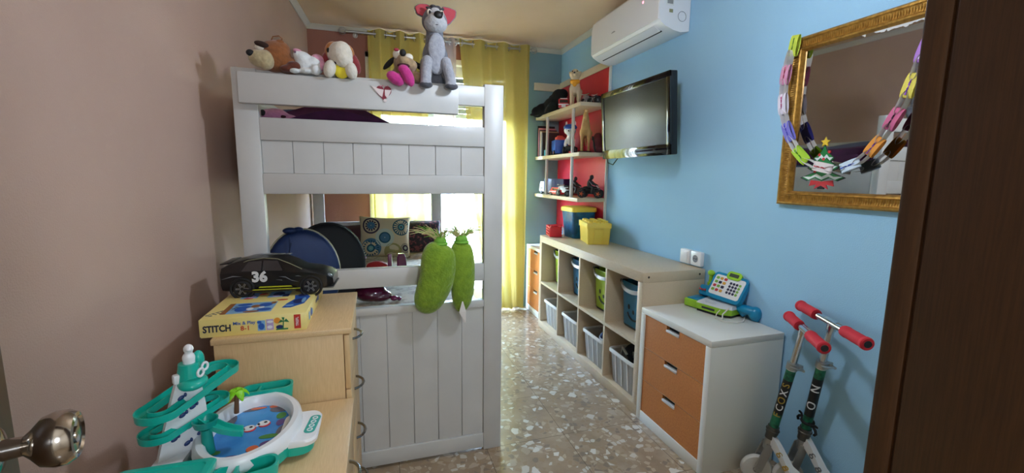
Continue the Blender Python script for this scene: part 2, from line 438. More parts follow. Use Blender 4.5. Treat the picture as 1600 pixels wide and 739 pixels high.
def curtain(label, xt0, xt1, xb0, xb1, nfold, m, ph=0.0, amp=0.042):
    t = thing('curtain', label, 'curtain', ((xt0 + xt1) / 2, YR, 0.02), group='curtains at the balcony door')
    def fn(u, v):
        z = 0.025 + v * (2.432 - 0.025)
        k = v ** 0.8
        x = (xb0 + (xb1 - xb0) * u) * (1 - k) + (xt0 + (xt1 - xt0) * u) * k
        a = amp * (0.75 + 0.25 * v); p = 2 * PI * nfold * u + ph + 0.5 * math.sin(3 * u + 2.2 * (1 - v))* (1 - v)
        return Vector((x + 0.006 * math.sin(2 * p), YR + a * math.sin(p) - 0.012 * (1 - v) * math.sin(2.3 * p + 1), z))
    b = MB(); b.grid(fn, int(nfold * 18), 30); obj('panel', b, m, t, angle=0)
    for p in t.children[0].data.polygons: p.use_smooth = True
    n = int(nfold * 2); 
    for i in range(n + 1):
        u = (PI * i - ph) / (2 * PI * nfold)
        if 0.01 < u < 0.99:
            b = MB(); b.ring((xt0 + (xt1 - xt0) * u, YR, ZR), (1, 0.55 * (-1) ** i, 0), 0.0235, 0.005, 22, 8); obj('eyelet', b, steel, t)
    return t
curtain('yellow eyelet curtain at the left end of the rod, behind the plush toys', -0.04, 0.43, -0.02, 0.45, 3.0, yel, 0.6)
curtain('sheer off-white curtain hanging between the two yellow curtains', 0.48, 0.68, 0.49, 0.67, 2.0, sheer, 0.2, 0.025)
curtain('long yellow eyelet curtain at the right end of the rod beside the blue wall', 0.71, 1.345, 0.98, 1.325, 3.0, yel, -0.4)

# ------------------------------------------------------------------ bunk bed
bed = thing('bunk_bed', 'tall white wooden bunk bed with open end panel against the salmon wall', 'bunk bed', (0.02, 2.81, 0))
BY0, BY1 = 1.825, 3.772
BX0, BX1, IX0, IX1 = -0.484, 0.527, -0.404, 0.444
def bpart(name, *boxes, m=white, par=None, r=0.003):
    b = MB()
    for q in boxes: b.bb(*q, r)
    return obj(name, b, m, par or bed)
for y0, y1 in ((BY0, BY0 + 0.042), (BY1 - 0.042, BY1)):
    for x0, x1, zt in ((BX0, IX0, 1.650), (IX1, BX1, 1.657)): bpart('post', (x0, x1, y0, y1, 0, zt))
def rail(z0, z1, y0=BY0, th=0.038): bpart('rail', (IX0, IX1, y0, y0 + th, z0, z1))
for z0, z1 in ((1.566, 1.646), (1.398, 1.480), (1.199, 1.276), (0.814, 0.893), (0.695, 0.726), (0.012, 0.082)): rail(z0, z1)
def boards(z0, z1, y):
    gx = [IX0] + [-0.299 + 0.1072 * k for k in range(7)] + [IX1]
    b = MB()
    for a, c in zip(gx, gx[1:]): b.bb(a + 0.0008, c - 0.0008, y, y + 0.014, z0, z1, 0.0015, 1)
    b.bb(IX0, IX1, y + 0.006, y + 0.016, z0, z1)
    obj('board_panel', b, white, bed)
boards(1.276, 1.398, BY0 + 0.009); boards(0.082, 0.695, BY0 + 0.009)
for z0, z1 in ((1.566, 1.646), (1.199, 1.30), (0.80, 0.893), (0.30, 0.42), (0.012, 0.082)): rail(z0, z1, BY1 - 0.04)
bpart('board_panel', (IX0, IX1, BY1 - 0.03, BY1 - 0.012, 1.30, 1.566)); bpart('board_panel', (IX0, IX1, BY1 - 0.03, BY1 - 0.012, 0.42, 0.80))
yy0, yy1 = BY0 + 0.042, BY1 - 0.042
for z0, z1 in ((1.195, 1.365), (0.40, 0.585)):
    bpart('side_rail', (0.492, 0.524, yy0, yy1, z0, z1)); bpart('side_rail', (-0.482, -0.452, yy0, yy1, z0, z1))
bpart('back_board', (-0.482, -0.458, yy0, yy1, 0.66, 0.865)); bpart('back_board', (-0.482, -0.458, yy0, yy1, 1.43, 1.60))
bpart('guard_rail', (0.496, 0.522, 2.95, yy1, 1.50, 1.60), (0.50, 0.518, 3.0, 3.06, 1.36, 1.52))
for z in (1.215, 0.42):
    b = MB()
    for k in range(13):
        y = yy0 + 0.05 + k * 0.148; b.bb(-0.452, 0.492, y, y + 0.07, z, z + 0.016)
    obj('slats', b, white, bed)
# ledge across the top of the end panel
LY = 1.789
b = MB(); b.bb(-0.456, 0.327, LY, BY0 - 0.0005, 1.5235, 1.630, 0.002)
obj('ledge', b, white, bed)
b = MB(); b.lathe([(0, 0), (0.009, 0), (0.008, 0.003), (0, 0.004)], Matrix.Translation((-0.470, 1.842, 1.650)), 16); obj('bolt_cap', b, steel, bed)

sheetm = mat('patterned_sheet', (196, 176, 148), 0.85, var=(26, (150, 128, 108), 0.45, 0.62), bump=(40, 0.3))
purple = mat('purple_cloth', (84, 28, 78), 0.9, var=(9, (56, 16, 52), 0.35, 0.7), bump=(30, 0.4))
bluegrey = mat('blue_grey_cloth', (92, 108, 146), 0.9, bump=(60, 0.3))
def mattress(name, label, z0, z1, m, lump=0.004):
    def fn(u, v):
        x = -0.446 + 0.93 * u; y = yy0 + 0.006 + (yy1 - yy0 - 0.012) * v
        e = min(u, 1 - u, v * 1.9, (1 - v) * 1.9); k = min(1, e / 0.04)
        return Vector((x, y, z1 - 0.03 * (1 - k) ** 2 + lump * math.sin(9 * u + 5 * v) * k)), Vector((0, 0, 1))
    b = MB(); b.sheet(fn, 30, 50, z1 - z0)
    o = obj(name, b, m); tag(o, label, 'mattress'); return o
mattress('mattress', 'lower bunk mattress with beige patterned sheet behind the end rail', 0.438, 0.63, sheetm, 0.006)
mattress('mattress', 'upper bunk mattress under the purple blanket, seen in the mirror', 1.233, 1.40, bluegrey)
def blanket():
    def fn(u, v):
        x = -0.43 + 0.93 * u; y = 1.90 + 1.70 * v
        z = 1.470 + 0.085 * math.exp(-((x + 0.12) / 0.22) ** 2 - ((y - 1.95) / 0.25) ** 2) + 0.022 * math.sin(7 * u + 3 * v) + 0.016 * math.sin(13 * v - 4 * u) + 0.05 * math.exp(-((x - 0.05) / 0.25) ** 2 - ((y - 2.3) / 0.3) ** 2)
        if u > 0.96: z -= 0.05
        if v < 0.05: z -= 0.03
        return Vector((x, y, z)), Vector((0, 0, 1))
    b = MB(); b.sheet(fn, 40, 60, 0.055); return obj('blanket', b, purple)
tag(blanket(), 'rumpled purple blanket on the upper bunk, glimpsed through the top slot', 'blanket')
def quilt():
    def fn(u, v):
        x = -0.43 + 0.30 * u; y = 2.35 + 1.25 * v
        return Vector((x, y, 1.575 + 0.015 * math.sin(9 * v + 3 * u) - 0.05 * u * u)), Vector((0, 0, 1))
    b = MB(); b.sheet(fn, 14, 40, 0.05); return obj('quilt', b, bluegrey)
tag(quilt(), 'blue-grey rolled quilt along the wall side of the upper bunk, seen in the mirror', 'quilt')

# ------------------------------------------------------------------ beech chests at the left
def bow_handle(par, x, y, z, w=0.10, out=0.030):
    pts = [(x, y - w / 2, z)] + [(x + out * math.sin(PI * t) ** 0.6, y - w / 2 + w * t, z) for t in (0.06, 0.15, 0.3, 0.5, 0.7, 0.85, 0.94)] + [(x, y + w / 2, z)]
    b = MB(); b.tube(pts, 0.0045, 8)
    return b
def chest(name, label, y0, y1, top, zs, hy):
    t = thing(name, label, 'chest of drawers', (-0.28, (y0 + y1) / 2, 0))
    b = MB(); b.bb(-0.455, -0.112, y0 + 0.002, y1 - 0.002, 0.0, top - 0.018, 0.002); obj('body', b, chestwood, t)
    b = MB(); b.bb(-0.462, -0.087, y0, y1, top - 0.018, top, 0.003); obj('top', b, chesttop, t)
    for z0, z1 in zs:
        b = MB(); b.bb(-0.110, -0.094, y0 + 0.003, y1 - 0.003, z0 + 0.002, z1 - 0.002, 0.002); dr = obj('drawer', b, chestwood, t)
        obj('handle', bow_handle(t, -0.0945, hy, (z0 + z1) / 2 + 0.02), mat('pewter', (150, 148, 146), 0.25, 1.0), dr)
    return t
chest('chest_of_drawers', 'taller beech chest of drawers carrying the yellow game box', 1.362, 1.80, 0.808, [(0.06, 0.24), (0.24, 0.425), (0.425, 0.61), (0.61, 0.788)], 1.56)
chest('chest_of_drawers', 'lower beech chest of drawers carrying the teal marble toy, nearest the camera', 0.70, 1.356, 0.585, [(0.04, 0.21), (0.21, 0.385), (0.385, 0.565)], 1.12)

# ------------------------------------------------------------------ cube shelf and white drawer units along the right wall
sh = thing('cube_shelf', 'birch cube shelf, two rows of four, along the blue wall', 'shelf unit', (1.5, 2.62, 0))
SX0, SX1, SY0, SY1 = 1.302, 1.690, 1.876, 3.368
b = MB(); b.bb(SX0, SX1, SY0, SY1, 0.735, 0.79, 0.002); obj('top', b, shelfwood, sh)
b = MB(); b.bb(SX0, SX1, SY0, SY1, 0.0, 0.058, 0.002); obj('base', b, shelfwood, sh)
for y0, y1 in ((SY0, SY0 + 0.045), (SY1 - 0.045, SY1)):
    b = MB(); b.bb(SX0, SX1, y0, y1, 0.058, 0.735, 0.001); obj('side_panel', b, shelfwood, sh)
DIV = [2.254, 2.613, 2.970]
for y in DIV:
    b = MB(); b.bb(SX0 + 0.001, SX1, y - 0.008, y + 0.008, 0.058, 0.735); obj('divider', b, shelfwood, sh)
cells = list(zip([SY0 + 0.045] + [y + 0.008 for y in DIV], [y - 0.008 for y in DIV] + [SY1 - 0.045]))
for y0, y1 in cells:
    b = MB(); b.bb(SX0 + 0.001, SX1, y0, y1, 0.383, 0.400); obj('shelf', b, shelfwood, sh)
b = MB()
for x in (1.335, 1.655): b.cyl((x, SY0 + 0.0005, 0.765), (x, SY0 - 0.0006, 0.765), 0.006)
obj('screw_cap', b, mat('screw_dark', (60, 54, 46), 0.5), sh)

def drawer_unit(label, y0, y1, x0, top):
    t = thing('drawer_unit', label, 'drawer unit', ((x0 + 1.69) / 2, (y0 + y1) / 2, 0), group='white drawer units with orange fronts')
    b = MB(); b.bb(x0, 1.69, y0, y1, top - 0.03, top, 0.002); b.bb(x0, 1.69, y0, y0 + 0.032, 0, top - 0.03, 0.001); b.bb(x0, 1.69, y1 - 0.032, y1, 0, top - 0.03, 0.001)
    b.bb(x0, 1.69, y0 + 0.032, y1 - 0.032, 0, 0.055, 0.001); b.bb(1.67, 1.69, y0 + 0.032, y1 - 0.032, 0.055, top - 0.03); obj('frame', b, offwhite, t)
    h = (top - 0.03 - 0.055) / 3; yc = (y0 + y1) / 2
    for k in range(3):
        z0 = 0.055 + k * h + 0.0015; z1 = 0.055 + (k + 1) * h - 0.0015
        b = MB(); a0, a1 = y0 + 0.034, y1 - 0.034; hw = 0.045; hz = z1 - 0.026
        X0, X1 = x0 + 0.004, x0 + 0.02
        b.bb(X0, X1, a0, yc - hw, z0, z1); b.bb(X0, X1, yc + hw, a1, z0, z1); b.bb(X0, X1, yc - hw, yc + hw, z0, hz); b.bb(X1, 1.66, a0, a1, z0, z0 + 0.12)
        dr = obj('drawer', b, orange, t)
        b = MB(); b.bb(x0 - 0.0005, x0 + 0.02, yc - hw, yc + hw, hz - 0.004, hz + 0.007, 0.001); obj('handle', b, mat('aluminium', (214, 214, 212), 0.4, 0.2), dr)
        b = MB(); b.bb(X1, X1 + 0.002, yc - hw, yc + hw, hz, z1); obj('recess_shade', b, blackm, dr)  # black plate stands in for the shade inside the cutout
        b = MB(); b.bb(X0 + 0.002, X1, a0, a1, z1 + 0.0005, z1 + 0.0022); obj('front_edge', b, offwhite, dr)
    return t
drawer_unit('white drawer unit with three orange fronts, nearest the camera under the toy cash register', 1.376, 1.872, 1.300, 0.611)
drawer_unit('white drawer unit with three orange fronts at the far end beside the curtain', 3.384, 3.875, 1.365, 0.636)

# ------------------------------------------------------------------ air conditioner
ac = thing('air_conditioner', 'white wall-mounted air conditioner under the ceiling above the television', 'air conditioner', (1.7, 2.53, 2.24))
acw = mat('ac_white', (232, 234, 238), 0.25)
AY0, AY1 = 2.145, 2.93
prof = [(1.697, 2.092), (1.640, 2.082), (1.590, 2.090), (1.545, 2.106), (1.512, 2.124), (1.500, 2.140), (1.496, 2.20), (1.497, 2.30), (1.506, 2.345), (1.530, 2.372), (1.60, 2.384), (1.697, 2.386)]
b = MB(); b.loft([[Vector((x, y, z)) for x, z in prof] for y in (AY0, AY1)]); obj('casing', b, acw, ac, angle=35)
b = MB()
pp = [(1.4945, 2.138), (1.4925, 2.20), (1.4935, 2.30), (1.503, 2.346), (1.508, 2.343), (1.4995, 2.30), (1.4985, 2.20), (1.5005, 2.14)]
b.loft([[Vector((x, y, z)) for x, z in pp] for y in (AY0 + 0.004, AY1 - 0.004)]); obj('front_panel', b, acw, ac, angle=35)
b = MB(); b.loft([[Vector((x, y, z)) for x, z in ((1.5535, 2.0985), (1.5100, 2.1215), (1.5080, 2.118), (1.5515, 2.0945))] for y in (AY0 + 0.06, AY1 - 0.06)]); obj('louvre', b, acw, ac)
b = MB(); b.loft([[Vector((x, y, z)) for x, z in ((1.5635, 2.0975), (1.5565, 2.1005), (1.555, 2.0965), (1.5620, 2.0935))] for y in (AY0 + 0.06, AY1 - 0.06)]); obj('air_slot', b, blackm, ac)
b = MB(); b.bb(1.538, 1.588, AY0 - 0.0006, AY0 + 0.001, 2.215, 2.37); lb = obj('rating_label', b, mat('label_paper', (222, 224, 222), 0.6), ac)
b = MB()
for k in range(9): b.bb(1.542, 1.542 + random.uniform(0.02, 0.04), AY0 - 0.0011, AY0, 2.36 - k * 0.011, 2.3635 - k * 0.011)
for k in range(9): b.bb(1.546 + k * 0.0042, 1.548 + k * 0.0042, AY0 - 0.0011, AY0, 2.222, 2.243)
obj('print', b, mat('print_grey', (70, 72, 74), 0.6), lb)
b = MB(); b.bb(1.560, 1.584, AY0 - 0.0006, AY0 + 0.001, 2.178, 2.196); obj('sticker', b, mat('sticker_olive', (150, 150, 110), 0.6), ac)
b = MB(); b.ring((1.645, AY0 - 0.0005, 2.165), (0, 1, 0), 0.026, 0.0012, 28, 6); obj('pipe_cover', b, mat('groove_grey', (96, 98, 102), 0.5), ac)
b = MB(); b.ell((1.4915, 2.30, 2.275), (0.002, 0.006, 0.006)); obj('indicator_light', b, mat('led_pink', (255, 120, 140), 0.4, emit=((255, 120, 150), 2.0)), ac)
b = MB(); b.bb(1.4915, 1.4935, 2.60, 2.645, 2.205, 2.2085); b.bb(1.4915, 1.4935, 2.61, 2.635, 2.2105, 2.2125); obj('badge', b, mat('badge_grey', (120, 122, 128), 0.4), ac)

# ------------------------------------------------------------------ television
tv = thing('television', 'black flat-screen television tilted forward on the blue wall beside the toy shelves', 'television', (1.502, 2.367, 1.62), (0, math.radians(-4.2), 0))
TW, TH = 0.366, 0.2185
b = MB(); b.box((0.022, 0, 0), (0.044, 2 * TW, 2 * TH), 0.006); b.box((0.055, 0, -0.01), (0.04, 2 * TW - 0.16, 2 * TH - 0.14), 0.012); obj('casing', b, black, tv, world=False)
b = MB()
for y0, y1, z0, z1 in ((-TW, TW, TH - 0.032, TH), (-TW, -TW + 0.032, -TH, TH), (TW - 0.032, TW, -TH, TH), (-TW, TW, -TH, -TH + 0.058)): b.bb(-0.006, 0.004, y0, y1, z0, z1, 0.002)
obj('bezel', b, blackg, tv, world=False)
b = MB(); b.bb(-0.002, 0.003, -TW + 0.031, TW - 0.031, -TH + 0.057, TH - 0.031); obj('screen', b, mat('tv_screen', (14, 14, 15), 0.24, spec=0.35), tv, world=False, angle=0)
text('LG', 0.022, frame((-0.0065, 0.0, -TH + 0.028), (-1, 0, 0)), mat('logo_silver_glow', (225, 225, 228), 0.3, emit=((225, 225, 228), 0.15)), tv, 'logo', world=False)  # slight emission put into the letters to brighten them
b = MB(); b.box((0.11, 0.0, 0.02), (0.08, 0.10, 0.10), 0.01); b.box((0.172, 0.0, 0.02), (0.035, 0.22, 0.2), 0.004); b.box((0.08, 0.0, 0.02), (0.03, 0.22, 0.24), 0.004); obj('wall_bracket', b, blackm, tv, world=False)
b = MB(); b.tube([(0.06, 0.34, -0.12), (0.05, 0.39, -0.14), (0.05, 0.405, -0.20), (0.05, 0.39, -0.245), (0.06, 0.34, -0.26), (0.08, 0.28, -0.20)], 0.0035); obj('cable', b, blackm, tv, world=False)

# ------------------------------------------------------------------ mirror, its paper chain and the tree sticker
gold = mat('gilt_frame', (188, 142, 66), 0.36, 0.75, var=(60, (140, 98, 40), 0.4, 0.75), bump=(180, 0.3))
mr = thing('mirror', 'large wall mirror in an ornate gilt frame on the blue wall', 'mirror', (1.69, 1.03, 1.51))
MY0, MY1, MZ0, MZ1 = 0.595, 1.466, 1.171, 1.852
b = MB()
prof = [(0.0, 0.0), (0.0, 0.024), (0.006, 0.030), (0.012, 0.030), (0.016, 0.025), (0.028, 0.021), (0.040, 0.024), (0.044, 0.028), (0.050, 0.026), (0.056, 0.016), (0.058, 0.006), (0.058, 0.0)]
def corner(i, a, d):
    y = (MY1 - a, MY0 + a, MY0 + a, MY1 - a)[i]; z = (MZ0 + a, MZ0 + a, MZ1 - a, MZ1 - a)[i]
    return Vector((1.699 - d, y, z))
b.loft([[corner(i, a, d) for a, d in prof] for i in range(4)], closed=True)
obj('frame', b, gold, mr, angle=25)
b = MB()
def flute(y, z, along_y):
    d = (0.006, 0.0042, 0.024) if along_y else (0.006, 0.024, 0.0042)
    b.box((1.6765, y, z), d, 0.0015, None, 1)
y = MY0 + 0.03
while y < MY1 - 0.028:
    for z in (MZ0 + 0.028, MZ1 - 0.028): flute(y, z, True)
    y += 0.0084
z = MZ0 + 0.03
while z < MZ1 - 0.028:
    for yy in (MY0 + 0.028, MY1 - 0.028): flute(yy, z, False)
    z += 0.0084
o = obj('fluting', b, gold, mr, angle=0)
mm = bpy.data.materials.new('mirror_silver'); mm.use_nodes = True
_nt = mm.node_tree; _b = _nt.nodes['Principled BSDF']; _b.inputs['Metallic'].default_value = 1; _b.inputs['Roughness'].default_value = 0.02; _b.inputs['Base Color'].default_value = lin((214, 212, 208))
def speckle():
    L = _nt.links.new
    tc = N(_nt, 'ShaderNodeTexCoord'); sx = N(_nt, 'ShaderNodeSeparateXYZ'); L(tc.outputs['Object'], sx.inputs[0])
    nz = N(_nt, 'ShaderNodeTexNoise'); nz.inputs['Scale'].default_value = 34; nz.inputs['Detail'].default_value = 6; L(tc.outputs['Object'], nz.inputs['Vector'])
    edge = N(_nt, 'ShaderNodeMapRange'); L(sx.outputs['Z'], edge.inputs['Value']); edge.inputs['From Min'].default_value = 0.262; edge.inputs['From Max'].default_value = 0.286; edge.inputs['To Min'].default_value = 0; edge.inputs['To Max'].default_value = 0.62
    yy = N(_nt, 'ShaderNodeMapRange'); L(sx.outputs['Y'], yy.inputs['Value']); yy.inputs['From Min'].default_value = 0.32; yy.inputs['From Max'].default_value = 0.10
    mu = N(_nt, 'ShaderNodeMath', operation='MULTIPLY'); L(edge.outputs[0], mu.inputs[0]); L(yy.outputs[0], mu.inputs[1])
    ad = N(_nt, 'ShaderNodeMath', operation='ADD'); L(mu.outputs[0], ad.inputs[0]); L(nz.outputs['Fac'], ad.inputs[1])
    gt = N(_nt, 'ShaderNodeMath', operation='GREATER_THAN'); L(ad.outputs[0], gt.inputs[0]); gt.inputs[1].default_value = 0.93
    inv = N(_nt, 'ShaderNodeMath', operation='SUBTRACT'); inv.inputs[0].default_value = 1; L(gt.outputs[0], inv.inputs[1])
    L(inv.outputs[0], _b.inputs['Metallic'])
    rg = N(_nt, 'ShaderNodeMath', operation='MULTIPLY_ADD'); L(gt.outputs[0], rg.inputs[0]); rg.inputs[1].default_value = 0.6; rg.inputs[2].default_value = 0.02; L(rg.outputs[0], _b.inputs['Roughness'])
speckle()
b = MB(); b.bb(1.690, 1.695, MY0 + 0.054, MY1 - 0.054, MZ0 + 0.054, MZ1 - 0.054); obj('glass', b, mm, mr, angle=0)

ch = thing('paper_chain', 'paper chain of coloured links hanging across the gilt mirror', 'paper chain', (1.655, 1.2, 1.6))
pts = [(1.428, 1.848), (1.436, 1.79), (1.446, 1.735), (1.452, 1.68), (1.452, 1.62), (1.445, 1.56), (1.424, 1.50), (1.398, 1.445), (1.366, 1.395), (1.325, 1.355), (1.275, 1.330), (1.222, 1.318), (1.170, 1.320), (1.125, 1.338), (1.088, 1.372), (1.060, 1.412), (1.036, 1.455), (1.014, 1.502), (0.996, 1.552), (0.982, 1.604), (0.970, 1.656), (0.955, 1.71), (0.935, 1.76)]
paper = mat('white_paper', (232, 230, 232), 0.8)
pc = {0: (190, 205, 70), 2: (206, 140, 170), 4: (222, 214, 226), 6: (122, 120, 206), 8: (176, 214, 60), 10: (226, 216, 214), 12: (206, 222, 236), 14: (222, 150, 60), 16: (200, 100, 140), 18: (220, 205, 90), 20: (170, 120, 200)}
pd = {0: (110, 150, 60), 2: (170, 60, 90), 4: (190, 50, 120), 6: (70, 70, 190), 8: (90, 150, 40), 10: (200, 70, 80), 12: (60, 90, 190), 14: (110, 60, 150), 16: (60, 30, 50), 18: (130, 70, 190), 20: (235, 225, 240)}
for i in range(len(pts) - 1):
    p = Vector((1.640, pts[i][0], pts[i][1])); q = Vector((1.640, pts[i + 1][0], pts[i + 1][1]))
    if i == 0: p.x = q.x = 1.652
    t = (q - p).normalized(); L_ = (q - p).length * 0.72; c = (p + q) / 2
    flat = (i % 2 == 0)
    nrm = Vector((1, 0, 0)); side = t.cross(nrm).normalized()
    wv = side if flat else nrm          # the strip's width runs across the picture on every other link
    dv = nrm if flat else side
    wid = 0.0175 if flat else 0.0125
    prof_ = []
    for k in range(20):
        a = 2 * PI * k / 20
        prof_.append(c + t * (L_ * math.copysign(abs(math.cos(a)) ** 0.75, math.cos(a))) + dv * (0.010 * math.sin(a)))
    b = MB()
    b.loft([[pt + wv * s_ for pt in prof_] for s_ in (-wid, wid)], cap=False)
    if flat:
        mcol = mat('paper_%d' % i, pc[i], 0.8); mdec = mat('crayon_%d' % i, pd[i], 0.8)
        lk = obj('link', b, mcol, ch, angle=60)
        d = MB()
        for k in range(5):
            o2 = c - dv * 0.0106 + t * (-0.018 + 0.009 * k)
            d.prism([(-0.003, -0.012 + 0.004 * (k % 2)), (0.003, -0.010), (0.0005, 0.010 - 0.005 * (k % 3))], 0.0006, frame(o2, -dv, t))
        obj('crayon_marks', d, mdec, lk, angle=0)
    else:
        obj('link', b, paper, ch, angle=60)

tr = thing('christmas_tree_sticker', 'cut-out Christmas tree with a yellow star and red bow stuck low on the mirror', 'sticker', (1.689, 1.29, 1.33))
gr = mat('sticker_green', (30, 128, 62), 0.5); snow = mat('sticker_snow', (226, 232, 232), 0.5); blk = mat('sticker_black', (18, 18, 18), 0.5)
Ms = frame((1.6895, 1.285, 1.33), (-1, 0, 0))      # x of the frame points along -y (to the right in the photo)
def tri(w, z0, z1, k=0.0):
    n = 6; lo = [(-w + 2 * w * i / n, z0 - (0.012 if i % 2 else 0)) for i in range(n + 1)]
    return lo + [(w * 0.3 + k, (z0 + z1) / 2), (k, z1), (-w * 0.3 + k, (z0 + z1) / 2)]
def grow(poly, g):
    cx = sum(p[0] for p in poly) / len(poly); cy2 = sum(p[1] for p in poly) / len(poly)
    return [(cx + (x - cx) * g, cy2 + (y - cy2) * g) for x, y in poly]
tiers = [tri(0.085, -0.045, 0.0), tri(0.06, -0.005, 0.05), tri(0.04, 0.03, 0.08)]
b = MB()
for k, p in enumerate(tiers): b.prism(grow(p, 1.10), 0.0006 + 0.0003 * k, Ms)
obj('outline', b, blk, tr, angle=0)
b = MB()
for k, p in enumerate(tiers): b.prism(p, 0.0012 + 0.0003 * k, Ms)
obj('tree', b, gr, tr, angle=0)
b = MB()
for k, p in enumerate(tiers): b.prism([(x * 0.94, y + 0.004) for x, y in p[:7]] + [(x * 0.8, y + 0.016) for x, y in reversed(p[1:6])], 0.0020 + 0.0003 * k, Ms)
obj('snow', b, snow, tr, angle=0)
b = MB(); b.prism([(0.02 * (1 if i % 2 == 0 else 0.45) * math.sin(2 * PI * i / 10), 0.094 + 0.02 * (1 if i % 2 == 0 else 0.45) * math.cos(2 * PI * i / 10)) for i in range(10)], 0.0024, Ms); obj('star', b, mat('sticker_yellow', (235, 200, 60), 0.5), tr, angle=0)
b = MB(); b.prism([(-0.05, -0.078), (-0.044, -0.055), (0, -0.06), (0.044, -0.055), (0.05, -0.078), (0.02, -0.072), (0.028, -0.09), (0, -0.076), (-0.028, -0.09), (-0.02, -0.072)], 0.0022, Ms); obj('bow', b, mat('sticker_red', (196, 40, 48), 0.5), tr, angle=0)
b = MB(); b.prism([(-0.014, -0.09), (0.014, -0.09), (0.012, -0.07), (-0.012, -0.07)], 0.0016, Ms)
obj('trunk', b, blk, tr, angle=0)
b = MB()
for x, z in ((-0.03, -0.02), (0.035, -0.012), (0.0, 0.028), (0.02, 0.055), (-0.018, 0.045)): b.lathe([(0, 0), (0.006, 0), (0.006, 0.0006), (0, 0.0006)], Ms @ Matrix.Translation((x, z, 0.0022)), 12)
obj('baubles', b, mat('sticker_red', (196, 40, 48), 0.5), tr, angle=0)

# wall socket above the cube shelf
so = thing('wall_socket', 'white double wall socket just above the near end of the cube shelf', 'wall socket', (1.69, 1.99, 0.835))
sw = mat('socket_white', (236, 236, 238), 0.3)
for y0, y1, x in ((1.985, 2.062, 1.668), (1.898, 1.978, 1.672)):
    b = MB(); b.bb(x, 1.699, y0, y1, 0.797, 0.877, 0.006); pl = obj('plate', b, sw, so)
    if y0 < 1.95:
        b = MB(); b.lathe([(0.0, 0.0), (0.019, 0), (0.0205, 0.002), (0.0205, 0.0025), (0, 0.0025)], frame((x + 0.0005, (y0 + y1) / 2, 0.837), (-1, 0, 0)), 28); ins = obj('outlet', b, mat('socket_grey', (120, 120, 126), 0.5), pl)
        b = MB()
        for dy in (-0.008, 0.008): b.cyl((x - 0.0015, (y0 + y1) / 2 + dy, 0.837), (x - 0.0025, (y0 + y1) / 2 + dy, 0.837), 0.0035)
        obj('pin_holes', b, blackm, pl)
    else:
        b = MB(); b.bb(x - 0.006, x, y0 + 0.012, y1 - 0.012, 0.81, 0.864, 0.003); obj('rocker', b, sw, pl)

# ------------------------------------------------------------------ toy shelves in the corner
ws = thing('toy_shelf_unit', 'corner wall shelves of pale wood with grey posts and a red back panel', 'shelf unit', (1.57, 3.45, 1.1))
shelfpale = wood('pale_shelf_wood', (204, 184, 152), (218, 200, 170), (22, 2, 22), 0.4)
b = MB(); b.bb(1.684, 1.699, 2.992, 3.915, 0.80, 2.095); obj('back_panel', b, mat('red_panel', (188, 30, 52), 0.42), ws)
b = MB(); b.bb(1.680, 1.699, 2.978, 2.991, 0.80, 2.10, 0.001); obj('edge_strip', b, offwhite, ws)
b = MB(); b.bb(1.425, 1.684, 3.903, 3.924, 2.072, 2.140, 0.002); b.bb(1.678, 1.699, 2.978, 3.903, 2.096, 2.150, 0.002); obj('top_rail', b, mat('cream_board', (222, 212, 190), 0.5), ws)
SHZ = (1.828, 1.463, 1.118)
for z in SHZ:
    b = MB(); b.bb(1.448, 1.683, 2.978, 3.915, z - 0.029, z, 0.003); obj('shelf', b, shelfpale, ws)
postm = mat('post_grey', (196, 194, 190), 0.4)
for y in (3.655, 3.125):
    for za, zb in ((SHZ[2], SHZ[1] - 0.029), (SHZ[1], SHZ[0] - 0.029)):
        b = MB(); b.cyl((1.464, y, za), (1.464, y, zb), 0.013, n=20); obj('post', b, postm, ws)

# ------------------------------------------------------------------ toys on the shelves
def wheel(par, c, ax, R, w, tyre, hub, n=20):
    """a wheel (tyre) with its hub as sub-part; ax is the axle direction"""
    c = Vector(c); ax = Vector(ax).normalized()
    b = MB(); b.lathe([(R * 0.5, -w / 2), (R * 0.88, -w / 2), (R, -w * 0.3), (R, w * 0.3), (R * 0.88, w / 2), (R * 0.5, w / 2)], frame(c, ax, (0, 0, 1)), n)
    t = obj('wheel', b, tyre, par)
    b = MB(); b.lathe([(0, -w * 0.42), (R * 0.55, -w * 0.42), (R * 0.55, w * 0.42), (R * 0.2, w * 0.5), (0, w * 0.5)], frame(c, ax, (0, 0, 1)), n)
    for k in range(5):
        a = 2 * PI * k / 5; f_ = frame(c, ax, (0, 0, 1))
        b.box(f_ @ Vector((R * 0.32 * math.cos(a), R * 0.32 * math.sin(a), w * 0.46)), (R * 0.42, R * 0.12, w * 0.12), 0, f_.to_3x3().to_4x4() @ Matrix.Rotation(a, 4, 'Z'))
        b.box(f_ @ Vector((R * 0.32 * math.cos(a), R * 0.32 * math.sin(a), -w * 0.46)), (R * 0.42, R * 0.12, w * 0.12), 0, f_.to_3x3().to_4x4() @ Matrix.Rotation(a, 4, 'Z'))
    obj('hub', b, hub, t)
    return t
tyre = mat('rubber', (22, 22, 23), 0.7)
